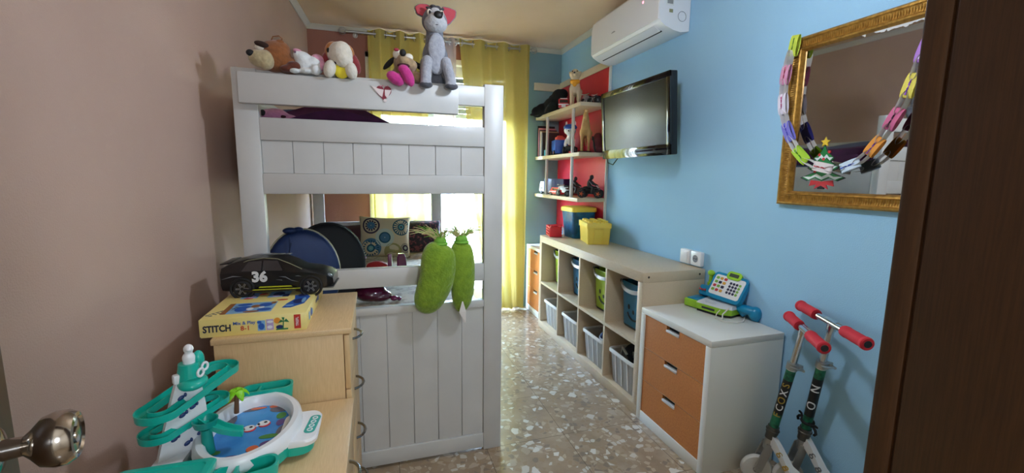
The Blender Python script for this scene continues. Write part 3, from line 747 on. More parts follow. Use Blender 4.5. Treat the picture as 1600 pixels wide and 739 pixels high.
def box_truck(name, label, cat, loc, yaw, L, cabm, boxm, Wd=0.07, boxh=0.085, cabh=0.075):
    """a toy lorry: local +x is forward"""
    t = thing(name, label, cat, loc, (0, 0, yaw)); M = wm(t)
    def P_(b): b.xf(M); return b
    r = 0.016
    b = MB(); b.bb(-L / 2, L / 2, -Wd * 0.36, Wd * 0.36, 0.014, 0.026, 0.002); obj('chassis', P_(b), black, t)
    c0 = L / 2 - 0.062
    b = MB(); b.prism([(c0, 0.024), (L / 2, 0.024), (L / 2 + 0.002, 0.046), (L / 2 - 0.016, cabh), (c0 + 0.004, cabh), (c0, cabh - 0.01)], Wd, Matrix.Translation((0, Wd / 2, 0)) @ Matrix.Rotation(PI / 2, 4, 'X')); cb = obj('cab', P_(b), cabm, t)
    b = MB(); b.box((L / 2 - 0.0065, 0, 0.0605), (0.003, Wd * 0.84, 0.024), 0, (0, -0.5, 0)); b.bb(c0 + 0.012, L / 2 - 0.02, -Wd / 2 - 0.0008, Wd / 2 + 0.0008, 0.047, 0.066, 0.002); obj('windows', P_(b), blackg, cb)
    b = MB()
    for s_ in (-1, 1): b.ell((L / 2 + 0.001, s_ * Wd * 0.32, 0.036), (0.003, 0.007, 0.005))
    obj('headlights', P_(b), plwhite, cb)
    b = MB(); b.bb(-L / 2, c0 - 0.004, -Wd / 2, Wd / 2, 0.026, 0.026 + boxh, 0.004)
    for k in range(5): 
        x = -L / 2 + 0.012 + k * (L - 0.09) / 5
        b.bb(x, x + 0.004, -Wd / 2 - 0.0015, Wd / 2 + 0.0015, 0.03, 0.022 + boxh)
    obj('body', P_(b), boxm, t)
    for x in (L / 2 - 0.03, -L / 2 + 0.028, -L / 2 + 0.066):
        for s_ in (-1, 1):
            wheel(t, M @ Vector((x, s_ * (Wd / 2 - 0.004), r)), M.to_3x3() @ Vector((0, s_, 0)), r, 0.013, tyre, grey, 14)
    return t
def toy_van(name, label, cat, loc, yaw, L, m, Wd=0.06, h=0.055, stripe=None, lights=None, steep=False):
    t = thing(name, label, cat, loc, (0, 0, yaw)); M = wm(t)
    def P_(b): b.xf(M); return b
    if steep: pr = [(-L / 2, 0.014), (L / 2, 0.014), (L / 2, h * 0.6), (L / 2 - 0.006, h), (-L / 2, h)]
    else: pr = [(-L / 2, 0.014), (L / 2, 0.014), (L / 2, h * 0.55), (L / 2 - 0.022, h * 0.66), (L / 2 - 0.036, h), (-L / 2 + 0.01, h), (-L / 2, h * 0.66)]
    A = Matrix.Translation((0, Wd / 2, 0)) @ Matrix.Rotation(PI / 2, 4, 'X')
    b = MB(); b.prism(pr, Wd, A); es = [e for e in b.bm.edges]; bmesh.ops.bevel(b.bm, geom=es, offset=0.003, segments=2, affect='EDGES'); b._done(); bd = obj('body', P_(b), m, t)
    b = MB()
    n = 3
    for k in range(n):
        x0 = -L / 2 + 0.016 + k * (L - 0.062) / n; b.bb(x0, x0 + (L - 0.075) / n, -Wd / 2 - 0.0007, Wd / 2 + 0.0007, h * 0.66, h * 0.9, 0.001)
    if steep: b.bb(L / 2 - 0.003, L / 2 + 0.001, -Wd * 0.4, Wd * 0.4, h * 0.62, h * 0.9)
    else: b.box((L / 2 - 0.0285, 0, h * 0.83), (0.003, Wd * 0.8, h * 0.3), 0, (0, -0.75, 0))
    obj('windows', P_(b), blackg, bd)
    if stripe:
        b = MB(); b.bb(-L / 2 + 0.006, L / 2 + 0.0008, -Wd / 2 - 0.0008, Wd / 2 + 0.0008, h * 0.42, h * 0.52); b.bb(L / 2 - 0.001, L / 2 + 0.0015, -Wd * 0.2, Wd * 0.2, h * 0.2, h * 0.42); obj('trim', P_(b), stripe, bd)
    if lights:
        b = MB(); b.bb(L / 2 - 0.03, L / 2 - 0.014, -Wd * 0.35, Wd * 0.35, h, h + 0.007, 0.002); b.bb(-L / 2 + 0.01, L / 2 - 0.036, -Wd * 0.2, -Wd * 0.1, h, h + 0.004); b.bb(-L / 2 + 0.01, L / 2 - 0.036, Wd * 0.1, Wd * 0.2, h, h + 0.004); obj('roof_lights', P_(b), lights, bd)
    for x in (L / 2 - 0.026, -L / 2 + 0.026):
        for s_ in (-1, 1): wheel(t, M @ Vector((x, s_ * (Wd / 2 - 0.004), 0.015)), M.to_3x3() @ Vector((0, s_, 0)), 0.015, 0.012, tyre, grey, 14)
    return t
Z1, Z2, Z3 = SHZ
# top shelf
t = thing('black_cap', 'heap of black cloth, a cap and bag, overhanging the top shelf at the back wall', 'bag', (1.50, 3.72, Z1))
b = MB(); b.ell((1.515, 3.68, Z1 + 0.075), (0.075, 0.12, 0.075)); b.ell((1.545, 3.62, Z1 + 0.135), (0.06, 0.085, 0.075)); b.ell((1.46, 3.76, Z1 + 0.05), (0.07, 0.08, 0.055)); b.ell((1.415, 3.79, Z1 + 0.03), (0.055, 0.06, 0.05)); b.ell((1.555, 3.75, Z1 + 0.10), (0.06, 0.07, 0.09))
b.ell((1.565, 3.58, Z1 + 0.16), (0.05, 0.05, 0.045)); blob('cloth', b, mat('black_cloth', (15, 15, 17), 0.95, bump=(40, 0.5)), 0.008, t)
b = MB(); b.ell((1.400, 3.80, Z1 + 0.012), (0.045, 0.06, 0.010), (0.15, -0.35, 0.3)); obj('peak', b, mat('black_cloth', (15, 15, 17), 0.95), t)
b = MB(); b.tube([(1.47, 3.60, Z1 + 0.09), (1.44, 3.64, Z1 + 0.05), (1.452, 3.70, Z1 + 0.02), (1.47, 3.74, Z1 + 0.06)], 0.006); obj('strap', b, blackm, t)
toy_van('toy_fire_engine', 'small red toy fire engine on the top shelf in front of the black cloth', 'toy vehicle', (1.515, 3.43, Z1), math.radians(-115), 0.13, red, 0.085, 0.085, plwhite, plwhite, True)
def quadruped(name, label, cat, loc, yaw, parts, m, vox, extra):
    t = thing(name, label, cat, loc, (0, 0, yaw)); M = wm(t); b = MB(); parts(b); b.xf(M); blob('body', b, m, vox, t)
    for nm, fn, mm_ in extra:
        b = MB(); fn(b); b.xf(M); obj(nm, b, mm_, t)
    return t
def leg(b, pts, rs):
    for (p, q, r0, r1) in zip(pts, pts[1:], rs, rs[1:]):
        b.cyl(p, q, r0, r1, 10); b.ell(q, r1)
    b.ell(pts[0], rs[0])
creamfur = mat('cream_toy_fur', (206, 186, 156), 0.75, bump=(120, 0.3))
def dogfig(b):
    h = 0.245
    b.ell((0.0, 0, 0.135), (0.085, 0.036, 0.042)); b.ell((0.06, 0, 0.145), (0.042, 0.040, 0.055)); b.ell((-0.07, 0, 0.135), (0.04, 0.036, 0.042))
    b.cyl((0.07, 0, 0.16), (0.095, 0, 0.225), 0.032, 0.028); b.ell((0.1, 0, 0.235), (0.036, 0.034, 0.034)); b.ell((0.132, 0, 0.224), (0.026, 0.02, 0.018))
    for s_ in (-1, 1):
        leg(b, [(0.07, s_ * 0.026, 0.13), (0.072, s_ * 0.027, 0.065), (0.07, s_ * 0.027, 0.016), (0.082, s_ * 0.027, 0.010)], [0.019, 0.012, 0.010, 0.010])
        leg(b, [(-0.08, s_ * 0.024, 0.13), (-0.062, s_ * 0.026, 0.08), (-0.10, s_ * 0.027, 0.045), (-0.092, s_ * 0.027, 0.014), (-0.08, s_ * 0.027, 0.010)], [0.026, 0.016, 0.010, 0.010, 0.010])
    leg(b, [(-0.105, 0, 0.15), (-0.135, 0, 0.12), (-0.145, 0, 0.08)], [0.010, 0.008, 0.006])
    for s_ in (-1, 1): b.ell((0.09, s_ * 0.036, 0.228), (0.018, 0.008, 0.028), (s_ * -0.3, 0.2, 0))
quadruped('toy_dog', 'cream toy dog figure with orange bandana standing on the top shelf edge', 'toy dog', (1.53, 3.24, Z1), math.radians(-120), dogfig, creamfur, 0.0045,
    [('bandana', lambda b: (b.ell((0.088, 0, 0.178), (0.036, 0.04, 0.022), (0, 0.35, 0)), b.ell((0.112, 0, 0.160), (0.008, 0.018, 0.024))), mat('bandana_orange', (232, 160, 40), 0.7)),
     ('nose', lambda b: b.ell((0.157, 0, 0.230), (0.006, 0.008, 0.006)), black),
     ('eyes', lambda b: [b.ell((0.128, s_ * 0.018, 0.246), 0.0045) for s_ in (-1, 1)], blackg)])
def motorbike(name, label, loc, yaw, m, k=1.0, hubm=grey, fat=False, rider=None):
    t = thing(name, label, 'toy motorbike' if not fat else 'toy quad bike', loc, (0, 0, yaw)); M = wm(t) @ Matrix.Scale(k, 4); M3 = M.to_3x3()
    def P_(b): b.xf(M); return b
    b = MB(); b.ell((0.0, 0, 0.052), (0.05, 0.014, 0.014)); b.box((0.0, 0, 0.038), (0.05, 0.022, 0.026), 0.006); b.cyl((0.045, 0, 0.06), (0.06, 0, 0.03), 0.005); b.ell((-0.045, 0, 0.062), (0.034, 0.012, 0.008)); b.ell((0.018, 0, 0.066), (0.026, 0.015, 0.013))
    if fat: b.box((0.0, 0, 0.05), (0.10, 0.03, 0.02), 0.006); b.box((0.045, 0, 0.062), (0.03, 0.075, 0.008), 0.003); b.box((-0.05, 0, 0.062), (0.035, 0.075, 0.008), 0.003)
    obj('body', P_(b), m, t)
    b = MB(); b.tube([(0.04, -0.034, 0.083), (0.042, -0.012, 0.078), (0.042, 0.012, 0.078), (0.04, 0.034, 0.083)], 0.0035); b.cyl((0.042, 0, 0.078), (0.05, 0, 0.055), 0.004)
    for s_ in (-1, 1): b.cyl((0.048, s_ * 0.01, 0.07), (0.064, s_ * 0.01, 0.022), 0.003)
    obj('handlebar', P_(b), steel, t)
    b = MB(); b.ell((-0.02, 0, 0.071), (0.036, 0.013, 0.008)); obj('seat', P_(b), blackm, t)
    if fat:
        for x in (0.055, -0.055):
            for s_ in (-1, 1): wheel(t, M @ Vector((x, s_ * 0.04, 0.028)), M3 @ Vector((0, s_, 0)), 0.028 * k, 0.026 * k, tyre, hubm, 18)
    else:
        for x in (0.064, -0.06): wheel(t, M @ Vector((x, 0, 0.023)), M3 @ Vector((0, 1, 0)), 0.023 * k, 0.013 * k, tyre, hubm, 18)
    if rider:
        b = MB(); b.ell((-0.012, 0, 0.10), (0.016, 0.022, 0.03), (0, 0.25, 0)); b.ell((0.002, 0, 0.138), (0.015, 0.014, 0.017))
        for s_ in (-1, 1):
            leg(b, [(-0.006, s_ * 0.022, 0.115), (0.012, s_ * 0.036, 0.095), (0.038, s_ * 0.03, 0.083)], [0.008, 0.007, 0.006]); leg(b, [(-0.016, s_ * 0.014, 0.08), (0.016, s_ * 0.026, 0.07), (0.008, s_ * 0.026, 0.036)], [0.010, 0.009, 0.007])
        P_(b); blob('rider', b, rider, 0.004, t)
    return t
motorbike('toy_motorbike', 'silver and black toy motorbike on the top shelf behind the cream dog figure', (1.60, 3.16, Z1), math.radians(-150), mat('silver_toy', (176, 178, 184), 0.3, 0.6), 1.05)
motorbike('toy_quad_bike', 'dark grey toy quad bike beside the silver motorbike on the top shelf', (1.63, 3.06, Z1), math.radians(-160), mat('dark_toy', (40, 40, 44), 0.4), 0.85, grey, True)
# middle shelf
cols = [('black folder standing at the left end of the middle shelf', (16, 16, 18), 0.016, 0.285), ('pink book beside the black folder on the middle shelf', (206, 140, 150), 0.018, 0.262), ('dark plum book third from the back wall on the middle shelf', (70, 40, 56), 0.026, 0.245), ('beige book behind the front post on the middle shelf', (170, 146, 110), 0.022, 0.23), ('dark brown book nearest the toys on the middle shelf', (52, 40, 36), 0.03, 0.215)]
y = 3.90
pages = mat('paper_pages', (226, 218, 200), 0.8)
for lb_, c_, th, hh in cols:
    o = thing('book', lb_, 'book', (1.54, y - th / 2, Z2), group='books on the middle shelf')
    cm = mat('cover_%d_%d' % (c_[0], c_[1]), c_, 0.5)
    b = MB(); b.bb(1.462, 1.466, y - th, y, Z2, Z2 + hh, 0.001); b.bb(1.466, 1.63, y - 0.0025, y, Z2, Z2 + hh); b.bb(1.466, 1.63, y - th, y - th + 0.0025, Z2, Z2 + hh); obj('cover', b, cm, o)
    b = MB(); b.bb(1.467, 1.626, y - th + 0.003, y - 0.003, Z2 + 0.004, Z2 + hh - 0.004); obj('pages', b, pages, o)
    y -= th + 0.004
t = thing('blue_toy_crate', 'blue toy crate truck with red load on the middle shelf', 'toy vehicle', (1.525, 3.52, Z2), (0, 0, math.radians(-100))); M_ = wm(t)
b = MB(); b.bb(-0.075, 0.075, -0.055, -0.049, 0.02, 0.125, 0.002); b.bb(-0.075, 0.075, 0.049, 0.055, 0.02, 0.125, 0.002); b.bb(-0.075, -0.069, -0.05, 0.05, 0.02, 0.125, 0.002); b.bb(0.069, 0.075, -0.05, 0.05, 0.02, 0.125, 0.002); b.bb(-0.075, 0.075, -0.055, 0.055, 0.012, 0.024, 0.002); b.bb(0.07, 0.079, -0.04, 0.04, 0.07, 0.10, 0.002); b.bb(0.07, 0.079, -0.04, 0.04, 0.03, 0.055, 0.002); b.xf(M_); obj('body', b, bluepl, t)
b = MB(); b.box((0.01, 0, 0.13), (0.09, 0.07, 0.05), 0.006); b.box((-0.03, 0.01, 0.15), (0.04, 0.05, 0.04), 0.006); b.xf(M_); obj('load', b, mat('red_load', (214, 62, 52), 0.5), t)
for x in (-0.05, 0.05):
    for s_ in (-1, 1): wheel(t, M_ @ Vector((x, s_ * 0.058, 0.02)), M_.to_3x3() @ Vector((0, s_, 0)), 0.02, 0.014, tyre, mat('hub_red', (200, 50, 44), 0.4), 16)
t = thing('toy_puppy_robot', 'white toy puppy with a blue helmet riding a black wheel base on the middle shelf', 'toy figure', (1.525, 3.30, Z2), (0, 0, math.radians(-125))); M_ = wm(t)
b = MB(); b.ell((0, 0, 0.115), (0.034, 0.036, 0.045)); b.ell((0.012, 0, 0.165), (0.03, 0.03, 0.03)); b.ell((0.03, 0, 0.185), (0.045, 0.05, 0.035)); b.ell((0.066, 0, 0.172), (0.026, 0.026, 0.018)); leg(b, [(0.02, 0.03, 0.11), (0.04, 0.034, 0.08), (0.035, 0.034, 0.055)], [0.014, 0.012, 0.012]); leg(b, [(0.02, -0.03, 0.11), (0.04, -0.034, 0.08), (0.035, -0.034, 0.055)], [0.014, 0.012, 0.012]); b.xf(M_); blob('body', b, plwhite, 0.0045, t)
b = MB(); b.ell((0.02, 0, 0.212), (0.052, 0.056, 0.028)); b.ell((0.062, 0, 0.206), (0.03, 0.045, 0.008), (0, 0.2, 0)); b.xf(M_); obj('helmet', b, bluepl, t)
b = MB(); b.ell((0.0, 0.036, 0.243), (0.012, 0.008, 0.02)); b.ell((0.0, -0.036, 0.243), (0.012, 0.008, 0.02)); b.xf(M_); obj('ears', b, plwhite, t)
b = MB(); b.ell((0.092, 0, 0.178), 0.006); b.ell((0.062, 0.022, 0.192), 0.006); b.ell((0.062, -0.022, 0.192), 0.006); b.xf(M_); obj('face', b, blackg, t)
b = MB(); b.box((0.0, 0, 0.045), (0.11, 0.07, 0.04), 0.012); b.xf(M_); obj('base', b, black, t)
for x in (-0.04, 0.04):
    for s_ in (-1, 1): wheel(t, M_ @ Vector((x, s_ * 0.042, 0.03)), M_.to_3x3() @ Vector((0, s_, 0)), 0.03, 0.018, tyre, mat('wheel_white', (220, 220, 214), 0.4), 18)
def horse(b):
    b.ell((0, 0, 0.155), (0.085, 0.036, 0.043)); b.ell((0.065, 0, 0.162), (0.04, 0.036, 0.05)); b.ell((-0.07, 0, 0.162), (0.046, 0.038, 0.05))
    b.cyl((0.075, 0, 0.175), (0.115, 0, 0.262), 0.036, 0.021); b.ell((0.118, 0, 0.264), (0.026, 0.02, 0.024)); b.cyl((0.12, 0, 0.262), (0.162, 0, 0.232), 0.02, 0.012); b.ell((0.163, 0, 0.231), 0.0125)
    for s_ in (-1, 1):
        b.ell((0.112, s_ * 0.012, 0.295), (0.006, 0.005, 0.014))
        leg(b, [(0.078, s_ * 0.024, 0.15), (0.082, s_ * 0.025, 0.08), (0.076, s_ * 0.025, 0.02), (0.084, s_ * 0.025, 0.009)], [0.02, 0.011, 0.008, 0.011])
        leg(b, [(-0.085, s_ * 0.024, 0.15), (-0.068, s_ * 0.025, 0.105), (-0.10, s_ * 0.025, 0.068), (-0.094, s_ * 0.025, 0.02), (-0.086, s_ * 0.025, 0.009)], [0.028, 0.015, 0.010, 0.008, 0.011])
quadruped('toy_horse', 'tan toy horse standing on the middle shelf behind the front post', 'toy horse', (1.555, 3.09, Z2 + 0.008), math.radians(-118), horse, mat('palomino', (196, 154, 92), 0.55, var=(20, (170, 126, 66), 0.4, 0.7)), 0.0045,
    [('mane', lambda b: [b.ell((0.068 + 0.011 * i, 0, 0.21 + 0.0185 * i), (0.014, 0.010, 0.018)) for i in range(5)], mat('mane_cream', (222, 196, 146), 0.7)),
     ('tail', lambda b: leg(b, [(-0.112, 0, 0.185), (-0.135, 0, 0.14), (-0.138, 0, 0.06)], [0.012, 0.015, 0.006]), mat('mane_cream', (222, 196, 146), 0.7)),
     ('stand', lambda b: b.bb(-0.13, 0.12, -0.05, 0.05, -0.008, 0.0, 0.003), blackm)])
t = thing('dark_red_pouch', 'dark red and black pouch half hidden behind the television on the middle shelf', 'pouch', (1.635, 3.02, Z2))
b = MB(); b.ell((1.637, 3.03, Z2 + 0.062), (0.042, 0.05, 0.062)); b.ell((1.637, 3.045, Z2 + 0.11), (0.034, 0.04, 0.045)); b.ell((1.637, 3.0, Z2 + 0.03), (0.042, 0.045, 0.03)); blob('bag', b, mat('dark_red_cloth', (88, 18, 28), 0.8, bump=(40, 0.3)), 0.006, t)
b = MB(); b.tube([(1.60, 3.06, Z2 + 0.10), (1.585, 3.03, Z2 + 0.12), (1.585, 3.0, Z2 + 0.06), (1.59, 2.99, Z2 + 0.006)], 0.006); obj('strap', b, blackm, t)
b = MB(); b.lathe([(0, 0), (0.02, 0), (0.021, 0.05), (0.014, 0.055), (0, 0.055)], Matrix.Translation((1.475, 3.70, Z2)), 20); o = obj('cup', b, mat('teal_cup', (40, 140, 160), 0.35)); tag(o, 'small teal cup at the foot of the back post on the middle shelf', 'cup')
# bottom shelf
box_truck('toy_lorry', 'white toy lorry with a blue box body at the left end of the bottom shelf', 'toy vehicle', (1.552, 3.67, Z3), math.radians(109), 0.33, plwhite, navy, 0.085, 0.115, 0.115)
toy_van('toy_car', 'red toy estate car parked in front of the blue lorry on the bottom shelf', 'toy vehicle', (1.497, 3.455, Z3), math.radians(96), 0.19, mat('toy_red', (214, 36, 52), 0.3), 0.07, 0.068, plwhite)
motorbike('toy_motorbike', 'white and black toy motorbike just left of the front post on the bottom shelf', (1.495, 3.315, Z3), math.radians(112), mat('toy_white', (214, 216, 220), 0.35), 1.15)
motorbike('toy_motorbike', 'dark brown toy motorbike between the front post and the orange-wheeled quad bike', (1.53, 3.195, Z3), math.radians(-40), mat('toy_brown', (74, 44, 34), 0.4), 1.05, grey, False, mat('rider_dark', (48, 36, 34), 0.6))
motorbike('toy_quad_bike', 'black toy quad bike with orange wheels at the near end of the bottom shelf', (1.59, 3.035, Z3), math.radians(-38), black, 1.15, mat('hub_orange', (232, 104, 48), 0.4), True, mat('rider_charcoal', (42, 38, 40), 0.6))

# ------------------------------------------------------------------ on top of the cube shelf
def rrect(cx, cy, w, d, r, z, n=5):
    pts = []
    for sx_, sy_, a0 in ((1, 1, 0), (-1, 1, 90), (-1, -1, 180), (1, -1, 270)):
        for k in range(n + 1):
            a = math.radians(a0 + 90 * k / n); pts.append(Vector((cx + sx_ * (w / 2 - r) + r * math.cos(a), cy + sy_ * (d / 2 - r) + r * math.sin(a), z)))
    return pts
ZT = 0.791
t = thing('storage_tub', 'tall blue tub with a yellow lid standing under the toy shelves', 'tub', (1.568, 3.195, ZT))
tubm = mat('tub_blue', (24, 104, 142), 0.3, var=(16, (14, 72, 108), 0.45, 0.6))
b = MB(); b.loft([rrect(1.568, 3.195, w, d, 0.03, ZT + z) for z, w, d in ((0, 0.165, 0.19), (0.004, 0.17, 0.195), (0.20, 0.205, 0.235), (0.222, 0.21, 0.24))]); tb = obj('tub', b, tubm, t)
b = MB(); b.loft([rrect(1.568, 3.195, w, d, 0.034, ZT + z) for z, w, d in ((0.212, 0.222, 0.252), (0.236, 0.224, 0.254), (0.246, 0.214, 0.244), (0.250, 0.19, 0.22))]); obj('lid', b, yellow, t)
fx = 1.565 - 0.0985
b = MB(); b.box((1.578, 3.195 - 0.1135, ZT + 0.135), (0.12, 0.003, 0.055), 0.001, (math.radians(-5.5), 0, 0)); lb = obj('label', b, mat('label_grey', (196, 198, 196), 0.6), tb)
b = MB()
for k, (a, c) in enumerate(((-0.045, 0.045), (-0.045, 0.03), (-0.045, 0.04), (-0.045, 0.01))): b.bb(1.578 + a, 1.578 + c, 3.195 - 0.1168 + 0.0010 * k, 3.195 - 0.112, ZT + 0.149 - k * 0.011, ZT + 0.153 - k * 0.011)
obj('print', b, mat('print_grey', (70, 72, 74), 0.6), lb)
t = thing('brick_box', 'yellow storage box shaped like a studded building brick on the cube shelf', 'storage box', (1.562, 2.90, ZT)); t.rotation_euler = (0, 0, math.radians(-14)); M_ = wm(t)
ym = mat('brick_yellow', (232, 204, 84), 0.38)
b = MB(); b.loft([rrect(0, 0, w, d, 0.008, z) for z, w, d in ((0.0, 0.155, 0.245), (0.006, 0.16, 0.25), (0.122, 0.174, 0.264))]); b.xf(M_); bx = obj('box', b, ym, t)
b = MB(); b.loft([rrect(0, 0, w, d, 0.009, z) for z, w, d in ((0.118, 0.182, 0.272), (0.150, 0.184, 0.274), (0.155, 0.178, 0.268))])
for i in range(3):
    for j in range(4): b.lathe([(0, 0.15), (0.019, 0.15), (0.0185, 0.170), (0.016, 0.172), (0, 0.172)], Matrix.Translation((-0.056 + i * 0.056, -0.093 + j * 0.062, 0)), 18)
b.xf(M_); obj('lid', b, ym, t)
b = MB(); b.box((0.0, -0.136, 0.118), (0.066, 0.012, 0.008), 0.003); b.box((-0.034, -0.131, 0.065), (0.005, 0.008, 0.11), 0.002); b.box((0.034, -0.131, 0.065), (0.005, 0.008, 0.11), 0.002); b.xf(M_); obj('grip', b, ym, bx)
for x, y in ((-0.066, -0.11), (0.066, -0.11), (-0.066, 0.11), (0.066, 0.11)):
    b = MB(); b.box((x, y, 0.002), (0.026, 0.03, 0.006), 0.002); b.xf(M_); obj('foot', b, ym, bx)
t = thing('red_toy_basket', 'small red slatted toy basket lying at the far end of the cube shelf', 'toy basket', (1.46, 3.30, ZT), (0, 0, math.radians(20)))
t.location = (1.392, 3.285, ZT); t.rotation_euler = (0, 0, math.radians(78)); M_ = wm(t)
rb = mat('basket_red', (206, 34, 50), 0.35)
b = MB()
for k in range(5): b.bb(-0.075, 0.075, -0.04 + k * 0.018, -0.031 + k * 0.018, 0.003, 0.008)
for sx_ in (-1, 1):
    b.box((sx_ * 0.078, 0, 0.045), (0.008, 0.10, 0.085), 0.003)
for s_ in (-1, 1):
    for k in range(4): b.box((0, s_ * 0.05, 0.014 + k * 0.022), (0.155, 0.006, 0.011), 0.002)
    for k in range(3): b.box((-0.04 + 0.04 * k, s_ * 0.0505, 0.045), (0.008, 0.006, 0.085), 0.002)
b.xf(M_); obj('basket', b, rb, t)
b = MB(); b.tube([(-0.078, -0.04, 0.08), (-0.11, -0.04, 0.10), (-0.12, 0, 0.105), (-0.11, 0.04, 0.10), (-0.078, 0.04, 0.08)], 0.008); b.xf(M_); obj('handle', b, rb, t)
b = MB(); b.tube([(-0.10, -0.05, 0.09), (-0.112, -0.058, 0.055), (-0.118, -0.055, 0.012), (-0.105, -0.05, 0.005)], 0.005); b.xf(M_); obj('cord', b, mat('cord_white', (220, 214, 206), 0.5), t)
t = thing('small_box', 'small dark patterned box on the far drawer unit', 'box', (1.46, 3.60, 0.636)); 
b = MB(); b.box((1.50, 3.56, 0.665), (0.06, 0.09, 0.056), 0.002); obj('box', b, mat('small_box_card', (110, 104, 84), 0.6, var=(50, (60, 56, 46), 0.45, 0.55)), t)
b = MB(); b.box((1.50, 3.56, 0.690), (0.064, 0.094, 0.012), 0.002); obj('lid', b, mat('small_box_lid', (150, 140, 108), 0.6), t)

# ------------------------------------------------------------------ bins in the cube shelf
bin_lime = mat('bin_lime', (168, 196, 40), 0.32); bin_blue = mat('bin_blue', (28, 120, 158), 0.32)
rimd = mat('bin_rim_dark', (30, 34, 36), 0.4); hsil = mat('handle_silver', (188, 190, 192), 0.3, 0.4)
def smile_bin(y0, y1, m, label, x0=1.392):
    yc = (y0 + y1) / 2; Zb = 0.401
    t = thing('storage_bin', label, 'storage bin', (x0 + 0.13, yc, Zb), group='smiling bins in the upper row')
    W = 0.262; D = 0.255; cx = x0 + D / 2
    b = MB(); outer = [rrect(cx, yc, d, w, 0.028, Zb + z) for z, d, w in ((0.0, D - 0.035, W - 0.035), (0.012, D - 0.022, W - 0.022), (0.255, D, W), (0.262, D + 0.006, W + 0.006), (0.272, D + 0.006, W + 0.006))]
    inner = [rrect(cx, yc, d, w, 0.024, Zb + z) for z, d, w in ((0.272, D - 0.010, W - 0.010), (0.02, D - 0.034, W - 0.034))]
    b.loft(outer + inner); bd = obj('bin', b, m, t)
    b = MB(); b.loft([rrect(cx, yc, d, w, 0.03, Zb + z) for z, d, w in ((0.0, D - 0.029, W - 0.029), (0.010, D - 0.019, W - 0.019), (0.014, D - 0.017, W - 0.017), (0.0135, D - 0.03, W - 0.03))]); obj('base_trim', b, rimd, t)
    b = MB(); pts = [(x0 - 0.002 - 0.024 * math.sin(PI * k / 14), yc - 0.118 * math.cos(PI * k / 14), Zb + 0.272 - 0.040 * math.sin(PI * k / 14)) for k in range(15)]
    rings = []
    for p in pts: rings.append([Vector(p) + Vector((dx, 0, dz)) for dx, dz in ((-0.003, -0.011), (0.003, -0.011), (0.003, 0.011), (-0.003, 0.011))])
    b.loft(rings); obj('handle', b, hsil, t)
    b = MB()
    for s_ in (-1, 1): b.box((x0 + 0.012, yc + s_ * 0.122, Zb + 0.268), (0.04, 0.024, 0.02), 0.005)
    obj('hinge', b, rimd, t)
    # the face: two eyes, a nose dot and a mouth
    slope = math.atan2(0.011, 0.243)
    def fp(dy, z): return Vector((x0 + 0.011 * (1 - (z - 0.012) / 0.243) - 0.0006, yc - dy, Zb + z))
    fn = Vector((-1, 0, -0.045))
    b = MB()
    for dy, z, ry, rz in ((-0.045, 0.128, 0.011, 0.016), (0.045, 0.128, 0.011, 0.016), (0.0, 0.105, 0.010, 0.013)):
        Mf = frame(fp(dy, z), fn); b.prism([(ry * math.cos(2 * PI * k / 18), rz * math.sin(2 * PI * k / 18)) for k in range(18)], 0.0014, Mf)
    b.tube([fp(0.062 * math.sin(a), 0.118 - 0.062 * math.cos(a) ) for a in [(-1.15 + 2.3 * k / 16) for k in range(17)]], 0.0058, 8)
    obj('smile', b, mat('smile_black', (14, 16, 18), 0.4), bd)
    return t
smile_bin(*cells[0], bin_blue, 'blue smiling bin in the upper row, nearest the white drawer unit', 1.385)
smile_bin(*cells[1], bin_lime, 'lime green smiling bin in the upper row, second from the near end', 1.388)
smile_bin(*cells[2], bin_blue, 'blue smiling bin in the upper row, between two lime bins', 1.392)
smile_bin(*cells[3], bin_lime, 'lime green smiling bin in the upper row at the far end', 1.400)
clear = bpy.data.materials.new('translucent_plastic'); clear.use_nodes = True
_n = clear.node_tree; _bs = _n.nodes['Principled BSDF']; _bs.inputs['Base Color'].default_value = lin((214, 210, 202)); _bs.inputs['Roughness'].default_value = 0.35
def _clear():
    L = _n.links.new; tl = N(_n, 'ShaderNodeBsdfTranslucent'); tl.inputs['Color'].default_value = lin((224, 220, 212)); tp = N(_n, 'ShaderNodeBsdfTransparent')
    a = N(_n, 'ShaderNodeMixShader'); a.inputs[0].default_value = 0.4; L(_bs.outputs[0], a.inputs[1]); L(tl.outputs[0], a.inputs[2])
    c = N(_n, 'ShaderNodeMixShader'); c.inputs[0].default_value = 0.28; L(a.outputs[0], c.inputs[1]); L(tp.outputs[0], c.inputs[2])
    L(c.outputs[0], _n.nodes['Material Output'].inputs['Surface'])
_clear()
rimw = mat('clear_rim', (222, 220, 214), 0.3)
